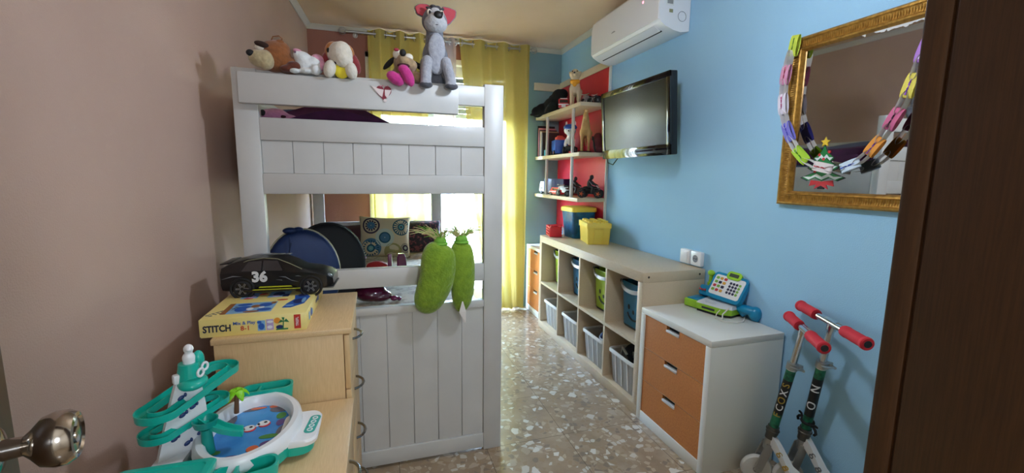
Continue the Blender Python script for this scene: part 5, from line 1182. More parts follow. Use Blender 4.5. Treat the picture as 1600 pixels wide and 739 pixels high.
obj('flame_decal', b, gr_, bd, angle=0)
b = MB(); b.xf(Matrix.Identity(4)); b.tube([M_ @ Vector(p) for p in ((-0.12, -0.056, 0.106), (-0.088, -0.053, 0.1205), (-0.04, -0.052, 0.1275), (0.004, -0.052, 0.123), (0.044, -0.055, 0.105), (0.08, -0.062, 0.087))], 0.0011, 6); obj('roof_line', b, mat('car_line', (150, 150, 120), 0.4), bd)
b = MB()
for k in range(5): b.prism([(-0.07 + k * 0.022, 0.0), (-0.055 + k * 0.022, 0), (-0.052 + k * 0.022, 0.02), (-0.066 + k * 0.022, 0.02)], 0.0008, M_ @ Matrix.Translation((0, -0.012, 0.1318)))
obj('roof_decal', b, gr_, bd, angle=0)
b = MB()
for s_ in (-1, 1): b.ell((0.163, s_ * 0.047, 0.060), (0.012, 0.014, 0.006), (0, 0.4, 0))
b.xf(M_); obj('headlights', b, mat('car_lamp', (130, 132, 138), 0.15, 0.5), bd)
b = MB(); b.box((-0.158, 0, 0.111), (0.030, 0.112, 0.005), 0.002, (0, -0.1, 0)); b.xf(M_); obj('spoiler', b, carb, bd)
for x in WXs:
    for s_ in (-1, 1):
        c = Vector((x, s_ * 0.064, 0.0285)); b = MB(); b.lathe([(0.0, -0.012), (0.024, -0.012), (0.0285, -0.009), (0.0285, 0.010), (0.025, 0.0125), (0.020, 0.0125), (0.018, 0.008), (0, 0.008)], frame(c, (0, s_, 0)), 28); b.xf(M_); w_ = obj('wheel', b, tyre, tc)
        b = MB(); fM = frame(c, (0, s_, 0))
        for k in range(6):
            a = 2 * PI * k / 6
            for da in (-0.16, 0.16): b.box(fM @ Vector((0.0125 * math.cos(a + da), 0.0125 * math.sin(a + da), 0.0105)), (0.014, 0.0016, 0.003), 0, fM.to_3x3().to_4x4() @ Matrix.Rotation(a - da * 0.3, 4, 'Z'))
            b.box(fM @ Vector((0.0195 * math.cos(a), 0.0195 * math.sin(a), 0.0105)), (0.0016, 0.006, 0.003), 0, fM.to_3x3().to_4x4() @ Matrix.Rotation(a, 4, 'Z'))
        b.xf(M_); obj('rim', b, mat('rim_silver', (150, 152, 156), 0.3, 0.6), w_)

# ------------------------------------------------------------------ marble-run fishing toy on the low chest
ZC = 0.586
mt = thing('fishing_pool_toy', 'teal and white toy fishing pool with a spiral slide on the low beech chest', 'toy', (-0.34, 1.14, ZC))
def oval(cx, cy_, rx, ry, z, n=40, lobes=0.0): return [Vector((cx + rx * math.cos(2 * PI * k / n) * (1 + lobes * math.cos(6 * PI * k / n)), cy_ + ry * math.sin(2 * PI * k / n) * (1 + lobes * math.cos(6 * PI * k / n)), z)) for k in range(n)]
PX, PY, RX, RY = -0.318, 1.150, 0.112, 0.160
b = MB(); b.loft([oval(PX, PY, RX - 0.012, RY - 0.012, ZC + 0.008), oval(PX, PY, RX - 0.002, RY - 0.002, ZC + 0.016), oval(PX, PY, RX, RY, ZC + 0.042)])
for a in (20, 110, 200, 290): b.lathe([(0, 0), (0.012, 0), (0.012, 0.012), (0, 0.012)], Matrix.Translation((PX + (RX - 0.025) * math.cos(math.radians(a)), PY + (RY - 0.025) * math.sin(math.radians(a)), ZC)), 16)
b.loft([rrect(PX + RX - 0.004, PY - 0.01, 0.08, 0.135, 0.03, ZC + z) for z in (0.012, 0.036)]); obj('base', b, teal, mt)
b = MB()
ring_ = [(0.0, 0.040), (0.003, 0.052), (0.0, 0.070), (-0.006, 0.076), (-0.018, 0.076), (-0.024, 0.070), (-0.027, 0.052), (-0.029, 0.040)]
R_s = [oval(PX, PY, RX + d, RY + d, ZC + z, 48, 0.012) for d, z in ring_]
b.loft(R_s + [R_s[0]], cap=False); rim = obj('pool_rim', b, plwhite, mt)
b = MB(); b.loft([oval(PX, PY, RX - 0.026, RY - 0.026, ZC + z, 48, 0.012) for z in (0.040, 0.046)]); obj('water', b, mat('pool_print', (46, 132, 206), 0.25, var=(14, (70, 158, 226), 0.4, 0.65)), mt, angle=0)
def pd_(name, m, polys, h=0.0006, par=rim, z=0.0462):
    for p in polys:
        b = MB(); b.prism(p, h, Matrix.Translation((PX, PY, ZC + z))); obj(name, b, m, par, angle=0)
pd_('sea_print', mat('pool_grey', (104, 100, 112), 0.4), [disc(0.05, 0.105, 0.03, 0.02), disc(-0.03, 0.118, 0.03, 0.010), disc(0.07, -0.02, 0.012, 0.035), disc(-0.065, 0.07, 0.014, 0.03)])
pd_('sea_print', mat('pool_coral', (226, 110, 66), 0.4), [disc(0.028, 0.12, 0.012, 0.007), disc(0.02, -0.075, 0.013, 0.013), disc(-0.01, 0.12, 0.02, 0.005)], 0.0009)
pd_('sea_print', mat('pool_weed', (74, 140, 66), 0.4), [disc(0.056, 0.065, 0.012, 0.016), disc(0.045, -0.03, 0.022, 0.009), disc(-0.06, -0.07, 0.014, 0.008)], 0.0009)
pd_('sea_print', mat('pool_plum', (92, 70, 130), 0.4), [disc(0.06, 0.03, 0.010, 0.016), disc(0.048, -0.062, 0.016, 0.012), disc(-0.02, -0.10, 0.02, 0.01)], 0.0008)
for q in ((-0.010, 0.02), (0.020, 0.035)):
    pd_('bird_print', mat('bird_red', (200, 50, 60), 0.4), [disc(q[0] + 0.003, q[1] - 0.004, 0.014, 0.014)], 0.0012)
    pd_('bird_print', plwhite, [disc(q[0], q[1], 0.014, 0.013), [(q[0] - 0.02, q[1] - 0.016), (q[0] - 0.006, q[1] - 0.006), (q[0] - 0.012, q[1] + 0.004)]], 0.0018)
    pd_('bird_print', blackm, [disc(q[0] + 0.004, q[1] + 0.003, 0.004, 0.004)], 0.0022)
b = MB(); b.loft([rrect(PX + RX + 0.002, PY - 0.008, d, w, 0.028, ZC + z) for z, d, w in ((0.034, 0.088, 0.142), (0.044, 0.092, 0.146), (0.050, 0.086, 0.140))]); tabp = obj('logo_tab', b, plwhite, mt)
b = MB(); b.prism(rr2(0.082, 0.026, 0.011), 0.0008, Matrix.Translation((PX + RX + 0.030, PY - 0.008, ZC + 0.0502)) @ Matrix.Rotation(PI / 2 - 0.12, 4, 'Z')); bdg = obj('badge', b, mat('badge_teal', (52, 170, 160), 0.4), tabp, angle=0)
b = MB()
for k in range(4):
    x = -0.027 + 0.018 * k
    b.ring((Matrix.Translation((PX + RX + 0.030, PY - 0.008, ZC + 0.0512)) @ Matrix.Rotation(PI / 2 - 0.12, 4, 'Z')) @ Vector((x, 0, 0)), (0, 0, 1), 0.0058, 0.0014, 14, 6)
obj('badge_print', b, plwhite, bdg)
b = MB(); b.lathe([(0, 0), (0.006, 0), (0.006, 0.002), (0, 0.002)], Matrix.Translation((PX + RX - 0.004, PY + 0.005, ZC + 0.0502)), 14); obj('button', b, teal, tabp)
def tray(cx, cy_, w, d, z0, z1, m, nm, ang=0.0):
    Mx = Matrix.Translation((cx, cy_, 0)) @ Matrix.Rotation(ang, 4, 'Z')
    rr = lambda w_, d_, z: [Mx @ p for p in rrect(0, 0, w_, d_, min(w_, d_) * 0.42, z, 7)]
    b = MB(); b.loft([rr(w - 0.012, d - 0.012, z0), rr(w, d, z1 - 0.006), rr(w, d, z1), rr(w - 0.012, d - 0.012, z1), rr(w - 0.016, d - 0.016, z0 + 0.012)])
    b.box(Mx @ Vector((-w * 0.16, 0, (z0 + z1) / 2 + 0.004)), (0.006, d - 0.012, (z1 - z0) * 0.7)); return obj(nm, b, m, mt)
tray(-0.315, 1.322, 0.130, 0.056, ZC + 0.030, ZC + 0.085, teal, 'side_tray', 0.12)
tray(-0.285, 0.975, 0.125, 0.058, ZC + 0.018, ZC + 0.066, teal, 'side_tray', 0.25)
# tower
b = MB(); b.loft([[Vector(p) for p in q] for q in (((-0.492, 1.045, ZC), (-0.430, 1.045, ZC), (-0.430, 1.16, ZC), (-0.492, 1.16, ZC)), ((-0.490, 1.05, ZC + 0.05), (-0.432, 1.05, ZC + 0.05), (-0.432, 1.155, ZC + 0.05), (-0.490, 1.155, ZC + 0.05)))]); b.bb(-0.485, -0.405, 1.0, 1.06, ZC, ZC + 0.045, 0.012); obj('tower_base', b, plwhite, mt)
b = MB(); b.loft([[Vector(p) for p in q] for q in (((-0.482, 1.068, ZC + 0.042), (-0.400, 1.134, ZC + 0.042), (-0.408, 1.145, ZC + 0.042), (-0.490, 1.079, ZC + 0.042)), ((-0.458, 1.078, ZC + 0.15), (-0.400, 1.126, ZC + 0.15), (-0.408, 1.137, ZC + 0.15), (-0.466, 1.089, ZC + 0.15)), ((-0.436, 1.088, ZC + 0.235), (-0.404, 1.114, ZC + 0.235), (-0.412, 1.125, ZC + 0.235), (-0.444, 1.099, ZC + 0.235)))]); tw = obj('tower_panel', b, plwhite, mt, angle=20)
b = MB()
for u, v in ((0.25, 0.25), (0.6, 0.35), (0.4, 0.55), (0.72, 0.62), (0.3, 0.8), (0.7, 0.9), (0.55, 0.12), (0.85, 0.2)):
    z = ZC + 0.05 + 0.17 * v; w0 = 0.076 - 0.046 * v; xv = -0.478 + 0.040 * v + w0 * u; yv = 1.067 + 0.018 * v + w0 * 0.8 * u
    b.ell((xv, yv, z), (0.0075, 0.003, 0.005), (0, -0.5, 0.65), 8); b.ell((xv + 0.007, yv + 0.004, z + 0.005), (0.003, 0.003, 0.005), None, 8)
obj('whale_print', b, mat('whale_navy', (44, 66, 118), 0.4), tw)
def stadium(p, q, r, n=14):
    p = Vector(p); q = Vector(q); d = (q - p); dl = Vector((d.x, d.y, 0)).normalized(); s_ = Vector((-dl.y, dl.x, 0))
    out = []
    for c, a0 in ((q, -90), (p, 90)):
        for k in range(n + 1):
            a = math.radians(a0 + 180 * k / n); out.append(c + dl * (r * math.cos(a)) + s_ * (r * math.sin(a)))
    return out
def channel(path, w, h, closed):
    """a U-shaped track swept along a path"""
    k = len(path); rings = []
    for i, p in enumerate(path):
        tt = (path[(i + 1) % k] - path[i - 1]) if closed else (path[min(i + 1, k - 1)] - path[max(i - 1, 0)])
        s_ = Vector((tt.y, -tt.x, 0)).normalized(); z = Vector((0, 0, 1))
        rings.append([p + s_ * a + z * c for a, c in ((-w, h), (-w * 0.82, h), (-w * 0.7, h * 0.3), (0, h * 0.1), (w * 0.7, h * 0.3), (w * 0.82, h), (w, h), (w * 0.9, 0), (0, -h * 0.25), (-w * 0.9, 0))])
    b = MB(); b.loft(rings, closed=closed); return b
obj('upper_track', channel(stadium((-0.470, 1.075, 0.745), (-0.395, 1.205, 0.775), 0.032), 0.0125, 0.017, True), teal, mt)
obj('lower_track', channel(stadium((-0.478, 1.085, 0.690), (-0.405, 1.17, 0.712), 0.028), 0.0115, 0.015, True), teal, mt)
b = channel([Vector(p) for p in ((-0.405, 1.115, 0.700), (-0.385, 1.100, 0.690), (-0.360, 1.090, 0.680), (-0.335, 1.086, 0.672), (-0.318, 1.088, 0.666))], 0.014, 0.014, False); obj('chute', b, teal, mt)
b = MB(); b.lathe([(0.008, 0.0), (0.022, 0.008), (0.026, 0.024), (0.023, 0.024), (0.018, 0.010), (0.0, 0.006)], Matrix.Translation((-0.394, 1.095, 0.688)), 24); b.cyl((-0.388, 1.085, 0.61), (-0.392, 1.09, 0.69), 0.014, 0.011); obj('funnel', b, tealdk, mt)
b = MB(); b.cyl((-0.420, 1.105, ZC + 0.215), (-0.419, 1.105, ZC + 0.262), 0.026, 0.020); b.ell((-0.410, 1.095, ZC + 0.218), (0.028, 0.034, 0.014)); b.ell((-0.405, 1.12, ZC + 0.262), (0.012, 0.012, 0.022)); cap = obj('tower_cap', b, teal, mt)
b = MB(); b.ring((-0.3915, 1.088, ZC + 0.243), (1, -0.4, 0), 0.0085, 0.0028, 18, 8); b.ring((-0.3895, 1.108, ZC + 0.249), (1, -0.4, 0), 0.0085, 0.0028, 18, 8); obj('goggles', b, plwhite, cap)
b = MB(); b.box((-0.436, 1.092, ZC + 0.232), (0.022, 0.016, 0.022), 0.004, (0, 0, 0.65)); obj('cap_window', b, plwhite, cap)
b = MB(); b.ell((-0.418, 1.105, ZC + 0.274), (0.013, 0.013, 0.014)); b.ell((-0.416, 1.102, ZC + 0.296), (0.0105, 0.0105, 0.011)); b.cyl((-0.418, 1.105, ZC + 0.25), (-0.418, 1.105, ZC + 0.274), 0.012); b.ell((-0.412, 1.092, ZC + 0.296), (0.005, 0.006, 0.003)); blob('bird_finial', b, plwhite, 0.003, mt)
b = MB(); b.cyl((-0.372, 1.235, ZC + 0.06), (-0.368, 1.235, ZC + 0.116), 0.006, 0.005); obj('palm_trunk', b, mat('palm_brown', (110, 74, 44), 0.6), mt)
b = MB()
for k in range(5):
    a = 2 * PI * k / 5 + 0.4; d = Vector((math.cos(a), math.sin(a), 0)); o0 = Vector((-0.368, 1.235, ZC + 0.118))
    b.loft([[o0 + d * r_ + Vector((0, 0, z_)) + Vector((-d.y, d.x, 0)) * w_ * s_ + Vector((0, 0, t_)) for s_, t_ in ((-1, -0.003), (1, -0.003), (1, 0.001), (0, 0.004), (-1, 0.001))] for r_, z_, w_ in ((0.0, 0.0, 0.005), (0.013, 0.004, 0.010), (0.022, -0.003, 0.008), (0.028, -0.014, 0.002))])
obj('palm_leaves', b, mat('palm_lime', (140, 214, 30), 0.4), mt)

tb_ = thing('teal_plastic_box', 'teal lidded plastic box at the bottom left corner on the low beech chest', 'box', (-0.41, 0.87, ZC))
b = MB(); b.loft([rrect(-0.412, 0.875, w, d, 0.008, ZC + z) for z, w, d in ((0, 0.150, 0.150), (0.101, 0.158, 0.158))]); obj('box', b, mat('teal_clear', (70, 176, 166), 0.2, coat=0.4), tb_)
b = MB(); b.loft([rrect(-0.412, 0.875, w, d, 0.010, ZC + z) for z, w, d in ((0.097, 0.166, 0.166), (0.109, 0.168, 0.168), (0.113, 0.162, 0.162), (0.114, 0.14, 0.14), (0.111, 0.138, 0.138))]); obj('lid', b, teal, tb_)

# ------------------------------------------------------------------ soft toys on the ledge
def fur(name, c, c2=None, s=90):
    return mat(name, c, 0.95, var=(60, c2 or tuple(int(v * 0.86) for v in c), 0.35, 0.7), bump=(s, 0.8), sheen=0.3)
LZ = 1.6145
# 1 brown long-muzzled toy lying at the left
t = thing('soft_toy', 'brown soft toy with a big beige muzzle lying at the left end of the ledge', 'soft toy', (-0.33, 1.755, LZ), group='soft toys along the ledge')
b = MB(); b.ell((-0.325, 1.765, LZ + 0.060), (0.056, 0.052, 0.058)); b.ell((-0.285, 1.77, LZ + 0.032), (0.055, 0.042, 0.032)); b.ell((-0.303, 1.765, LZ + 0.085), (0.03, 0.035, 0.03)); blob('body', b, fur('fur_brown', (142, 84, 40)), 0.005, t)
b = MB(); b.ell((-0.372, 1.728, LZ + 0.040), (0.034, 0.036, 0.029), (0, 0.35, 0.3)); b.ell((-0.350, 1.728, LZ + 0.038), (0.030, 0.034, 0.034)); mz = blob('muzzle', b, fur('fur_beige', (186, 168, 128)), 0.004, t)
b = MB(); b.ell((-0.392, 1.703, LZ + 0.052), (0.013, 0.010, 0.011)); obj('nose', b, blackm, mz)
b = MB(); b.ell((-0.363, 1.735, LZ + 0.078), (0.022, 0.014, 0.012), (0, 0.2, 0)); e = obj('eye', b, mat('felt_white', (220, 214, 200), 0.8), t)
b = MB(); b.ell((-0.358, 1.728, LZ + 0.088), (0.026, 0.016, 0.011), (0, 0.25, 0)); obj('eyelid', b, mat('felt_dark', (46, 26, 18), 0.9), t)
b = MB(); b.ell((-0.306, 1.75, LZ + 0.104), (0.016, 0.012, 0.014)); b.tube([(-0.333, 1.745, LZ + 0.108), (-0.325, 1.74, LZ + 0.122), (-0.305, 1.738, LZ + 0.126), (-0.296, 1.742, LZ + 0.118), (-0.302, 1.745, LZ + 0.108)], 0.0022); obj('ear', b, fur('fur_brown', (142, 84, 40)), t)
b = MB(); b.ell((-0.262, 1.738, LZ + 0.024), (0.026, 0.022, 0.020)); b.ell((-0.283, 1.735, LZ + 0.014), (0.026, 0.02, 0.014)); blob('paw', b, fur('fur_darkbrown', (96, 44, 26)), 0.004, t)
# 2 white and pink pony-like toy
t = thing('soft_toy', 'small white and pink soft toy lying second from the left on the ledge', 'soft toy', (-0.22, 1.755, LZ), group='soft toys along the ledge')
b = MB(); b.ell((-0.222, 1.765, LZ + 0.034), (0.055, 0.040, 0.034)); b.ell((-0.236, 1.757, LZ + 0.058), (0.033, 0.032, 0.026), (0, 0.3, 0)); b.ell((-0.253, 1.747, LZ + 0.068), (0.016, 0.018, 0.014)); b.ell((-0.200, 1.76, LZ + 0.045), (0.03, 0.03, 0.026)); b.ell((-0.192, 1.728, LZ + 0.016), (0.017, 0.020, 0.020)); b.ell((-0.262, 1.728, LZ + 0.008), (0.020, 0.018, 0.009)); b.ell((-0.225, 1.73, LZ + 0.010), (0.024, 0.02, 0.010)); blob('body', b, fur('fur_white', (222, 226, 226), (206, 212, 214)), 0.004, t)
b = MB(); b.ell((-0.253, 1.757, LZ + 0.083), (0.017, 0.013, 0.009), (0, 0.3, 0)); b.ell((-0.187, 1.763, LZ + 0.060), (0.024, 0.024, 0.020), (0, 0.5, 0)); b.ell((-0.173, 1.757, LZ + 0.040), (0.013, 0.018, 0.020)); obj('mane', b, fur('fur_pink', (226, 160, 186)), t)
b = MB(); b.ell((-0.258, 1.734, LZ + 0.074), (0.004, 0.003, 0.004)); obj('eye', b, mat('eye_plum', (90, 50, 90), 0.3), t)
# 3 white dog with a yellow bib
t = thing('soft_toy', 'white dog soft toy with orange patches and a yellow bib on the ledge', 'soft toy', (-0.115, 1.75, LZ), group='soft toys along the ledge')
wf = fur('fur_offwhite', (218, 212, 198), (202, 196, 180))
b = MB(); b.ell((-0.110, 1.785, LZ + 0.045), (0.045, 0.032, 0.045)); b.ell((-0.113, 1.760, LZ + 0.088), (0.048, 0.045, 0.044)); b.ell((-0.108, 1.735, LZ + 0.078), (0.040, 0.040, 0.050), (0.3, 0.25, 0)); b.ell((-0.098, 1.715, LZ + 0.060), (0.034, 0.026, 0.032)); blob('body', b, wf, 0.005, t)
b = MB(); b.ell((-0.132, 1.766, LZ + 0.094), (0.034, 0.036, 0.038), (0, -0.3, 0)); obj('patch', b, fur('fur_orange', (190, 118, 44)), t)
b = MB(); b.ell((-0.094, 1.770, LZ + 0.092), (0.032, 0.036, 0.036), (0, 0.3, 0)); obj('patch', b, fur('fur_orange', (190, 118, 44)), t)
b = MB(); b.ell((-0.151, 1.737, LZ + 0.092), (0.006, 0.006, 0.009)); obj('eye', b, blackm, t)
for x, k in ((-0.166, -1), (-0.062, 1)):
    b = MB(); b.ell((x, 1.775, LZ + 0.062), (0.018, 0.022, 0.040), (0, 0.35 * -k, 0)); obj('ear', b, fur('fur_dullred', (142, 46, 50)), t)
b = MB(); b.ell((-0.107, 1.726, LZ + 0.022), (0.029, 0.014, 0.030)); bib = obj('bib', b, mat('bib_yellow', (232, 214, 50), 0.7), t)
b = MB(); b.ell((-0.107, 1.711, LZ + 0.036), (0.008, 0.003, 0.006)); obj('bib_badge', b, grey, bib)
b = MB(); b.ell((-0.108, 1.720, LZ + 0.045), (0.030, 0.016, 0.006)); obj('collar', b, mat('collar_plum', (60, 30, 50), 0.7), t)
for x, r_ in ((-0.147, 0.25), (-0.073, -0.2)):
    b = MB(); b.ell((x, 1.715, LZ + 0.022), (0.022, 0.024, 0.034), (-0.2, r_, 0)); b.ell((x * 0.9 - 0.012, 1.76, LZ + 0.018), (0.02, 0.04, 0.02)); blob('foot', b, wf, 0.004, t)
# 4 dog with black ears and pink soles
t = thing('soft_toy', 'tan dog soft toy with black ears showing two pink soles, beside the grey dog', 'soft toy', (0.105, 1.75, LZ), group='soft toys along the ledge')
tf = fur('fur_tan', (168, 142, 108))
b = MB(); b.ell((0.118, 1.785, LZ + 0.035), (0.055, 0.034, 0.038)); b.ell((0.112, 1.765, LZ + 0.078), (0.040, 0.036, 0.036)); b.ell((0.122, 1.735, LZ + 0.066), (0.042, 0.034, 0.026), (0, 0.15, 0)); b.ell((0.104, 1.722, LZ + 0.080), (0.020, 0.026, 0.018)); b.ell((0.163, 1.755, LZ + 0.022), (0.03, 0.03, 0.022)); blob('body', b, tf, 0.005, t)
b = MB(); b.ell((0.088, 1.738, LZ + 0.100), (0.018, 0.014, 0.018), (0, 0.5, 0)); b.ell((0.130, 1.742, LZ + 0.092), (0.018, 0.012, 0.016), (0, -0.5, 0)); ey = obj('eyes', b, mat('felt_white', (220, 214, 200), 0.8), t)
b = MB(); b.ell((0.084, 1.722, LZ + 0.113), (0.010, 0.006, 0.006)); obj('brow', b, mat('felt_crimson', (150, 40, 60), 0.8), ey)
b = MB(); b.ell((0.106, 1.700, LZ + 0.098), (0.0125, 0.012, 0.0135)); obj('nose', b, blackm, t)
for x, r_ in ((0.058, 0.75), (0.172, -1.0)):
    b = MB(); b.ell((x, 1.768, LZ + 0.072 if x < 0.1 else LZ + 0.070), (0.010, 0.016, 0.034), (0, r_, 0)); obj('ear', b, mat('felt_black', (18, 18, 20), 0.9), t)
b = MB(); b.ell((0.108, 1.703, LZ + 0.052), (0.024, 0.010, 0.009)); obj('mouth', b, mat('felt_wine', (60, 16, 26), 0.9), t)
pk = fur('fur_magenta', (196, 52, 134))
b = MB(); b.ell((0.078, 1.704, LZ + 0.002), (0.036, 0.018, 0.022), (0, 0.55, 0)); b.ell((0.064, 1.704, LZ + 0.013), (0.021, 0.017, 0.018)); b.ell((0.094, 1.722, LZ + 0.016), (0.02, 0.02, 0.014)); blob('foot', b, pk, 0.004, t)
b = MB(); b.ell((0.122, 1.698, LZ + 0.014), (0.022, 0.018, 0.042), (0, -0.45, 0)); b.ell((0.107, 1.700, LZ + 0.040), (0.021, 0.017, 0.016)); b.ell((0.130, 1.72, LZ + 0.014), (0.018, 0.02, 0.014)); blob('foot', b, pk, 0.004, t)
# 5 tall grey dog
t = thing('soft_toy', 'tall grey dog soft toy with red inner ears at the ledge end', 'soft toy', (0.235, 1.76, LZ), group='soft toys along the ledge')
gf = fur('fur_grey', (116, 118, 126), (96, 98, 106), 110); lf = fur('fur_lightgrey', (162, 164, 172), (142, 145, 154), 110)
b = MB(); b.ell((0.235, 1.79, LZ + 0.055), (0.066, 0.030, 0.056)); b.ell((0.233, 1.775, LZ + 0.11), (0.053, 0.036, 0.070)); b.cyl((0.232, 1.772, LZ + 0.13), (0.231, 1.768, LZ + 0.225), 0.042, 0.031); b.ell((0.231, 1.768, LZ + 0.245), (0.052, 0.044, 0.046)); b.ell((0.231, 1.775, LZ + 0.264), (0.046, 0.038, 0.040))
for x0, x1 in ((0.196, 0.190), (0.270, 0.282)): b.cyl((x0, 1.765, LZ + 0.09), (x1, 1.735, LZ + 0.03), 0.026, 0.024); b.ell((x1, 1.735, LZ + 0.03), 0.024)
blob('body', b, gf, 0.005, t)
b = MB(); b.ell((0.234, 1.736, LZ + 0.135), (0.036, 0.014, 0.062)); b.ell((0.234, 1.742, LZ + 0.08), (0.034, 0.016, 0.045)); blob('chest', b, lf, 0.005, t)
b = MB(); b.ell((0.231, 1.736, LZ + 0.226), (0.047, 0.042, 0.033)); b.ell((0.231, 1.722, LZ + 0.234), (0.036, 0.032, 0.032)); b.ell((0.231, 1.742, LZ + 0.258), (0.030, 0.022, 0.032)); mz = blob('muzzle', b, fur('fur_palegrey', (178, 178, 180), (160, 162, 166), 110), 0.0045, t)
b = MB(); b.ell((0.236, 1.697, LZ + 0.247), (0.0175, 0.014, 0.0155)); obj('nose', b, mat('nose_black', (12, 12, 13), 0.5), mz)
b = MB(); b.tube([(0.199, 1.722, LZ + 0.220), (0.212, 1.704, LZ + 0.215), (0.231, 1.699, LZ + 0.213), (0.250, 1.704, LZ + 0.215), (0.263, 1.722, LZ + 0.220)], 0.0018); obj('mouth', b, mat('felt_charcoal', (60, 58, 62), 0.9), mz)
for x in (0.206, 0.254):
    b = MB(); b.ell((x, 1.731, LZ + 0.265), (0.009, 0.007, 0.013)); ew = obj('eye', b, mat('felt_white', (220, 214, 200), 0.8), t)
    b = MB(); b.ell((x + 0.002, 1.725, LZ + 0.264), (0.0045, 0.004, 0.008)); obj('pupil', b, blackm, ew)
    b = MB(); b.ell((x, 1.735, LZ + 0.281), (0.013, 0.008, 0.005), (0, 0.3 if x < .23 else -0.3, 0)); obj('brow', b, mat('felt_charcoal', (60, 58, 62), 0.9), t)
ri = mat('felt_red', (172, 62, 72), 0.85, bump=(50, 0.5))
for s_, x, z in ((-1, 0.190, LZ + 0.284), (1, 0.280, LZ + 0.276)):
    # the ears flop sideways and show their red lining
    c0 = Vector((x, 1.765, z)); M0 = Matrix.Translation(c0) @ rotm((0.1, s_ * (0.15 if s_ < 0 else 0.45), 0))
    outl = [(-0.030, -0.014), (-0.034, 0.010), (-0.014, 0.020), (0.014, 0.018), (0.030, 0.004), (0.022, -0.022), (-0.004, -0.026)] if s_ < 0 else [(-0.026, 0.016), (0.0, 0.026), (0.024, 0.030), (0.032, 0.010), (0.024, -0.024), (0.008, -0.044), (-0.014, -0.022)]
    A = M0 @ Matrix.Rotation(PI / 2, 4, 'X')
    b = MB(); b.prism(grow(outl, 1.12), 0.008, A @ Matrix.Translation((0, 0, -0.006))); bmesh.ops.bevel(b.bm, geom=list(b.bm.edges), offset=0.003, segments=2, affect='EDGES'); b._done(); ea = obj('ear', b, gf, t)
    b = MB(); b.prism(outl, 0.006, A @ Matrix.Translation((0, 0, 0.001))); bmesh.ops.bevel(b.bm, geom=list(b.bm.edges), offset=0.0025, segments=2, affect='EDGES'); b._done(); obj('ear_lining', b, ri, ea)
b = MB(); b.ell((0.228, 1.75, LZ + 0.290), (0.018, 0.016, 0.010), (0, 0.3, 0)); b.ell((0.240, 1.757, LZ + 0.293), (0.016, 0.014, 0.009)); obj('tuft', b, mat('felt_charcoal', (60, 58, 62), 0.9), t)
for x0, x1, x2 in ((0.196, 0.188, 0.186), (0.270, 0.281, 0.285)):
    b = MB(); leg(b, [(x0, 1.735, LZ + 0.085), (x1, 1.708, LZ + 0.03), (x2, 1.700, LZ - 0.005)], [0.022, 0.021, 0.022]); b.ell((x2, 1.694, LZ - 0.012), (0.025, 0.022, 0.016)); lg = blob('leg', b, lf, 0.0045, t)
    b = MB(); b.ell((x2, 1.6915, LZ - 0.014), (0.0255, 0.0195, 0.0135)); obj('paw', b, fur('fur_slate', (76, 78, 86)), lg)
for o_ in list(COL.objects):
    if o_.get('group') == 'soft toys along the ledge': o_.location = o_.location + Vector((o_.location.x * 0.036, 0.062, 0.022))
# small heart patch hanging on the ledge
t = thing('heart_ornament', 'small dark red and white heart ornament stuck on the ledge front below the toys', 'ornament', (0.037, 1.7885, 1.585))
Mh = frame((0.037, LY - 0.0002, 1.589), (0, -1, 0.0))
def heart(s): return [(s * 0.0021 * 16 * math.sin(a) ** 3 * 0.9, s * 0.0021 * (13 * math.cos(a) - 5 * math.cos(2 * a) - 2 * math.cos(3 * a) - math.cos(4 * a))) for a in [2 * PI * k / 32 for k in range(32)]]
b = MB(); b.prism(heart(0.95), 0.003, Mh); obj('heart', b, mat('heart_maroon', (128, 22, 44), 0.6), t)
b = MB(); b.prism([(-0.046, 0.022), (-0.018, 0.012), (0.000, 0.010), (-0.006, -0.018), (-0.016, -0.012)], 0.0042, Mh); b.prism([(0.004, 0.010), (0.028, 0.010), (0.022, -0.004), (0.012, -0.022), (0.004, -0.010)], 0.0042, Mh); b.prism(disc(0.004, -0.030, 0.006), 0.0042, Mh); obj('white_patches', b, mat('heart_white', (222, 208, 204), 0.6), t)
b = MB()
for k in range(4): b.prism(disc(-0.012 + k * 0.009, 0.022 + 0.002 * (k % 2), 0.0022), 0.0046, Mh)
obj('dots', b, mat('heart_pinkdot', (210, 120, 140), 0.6), t)

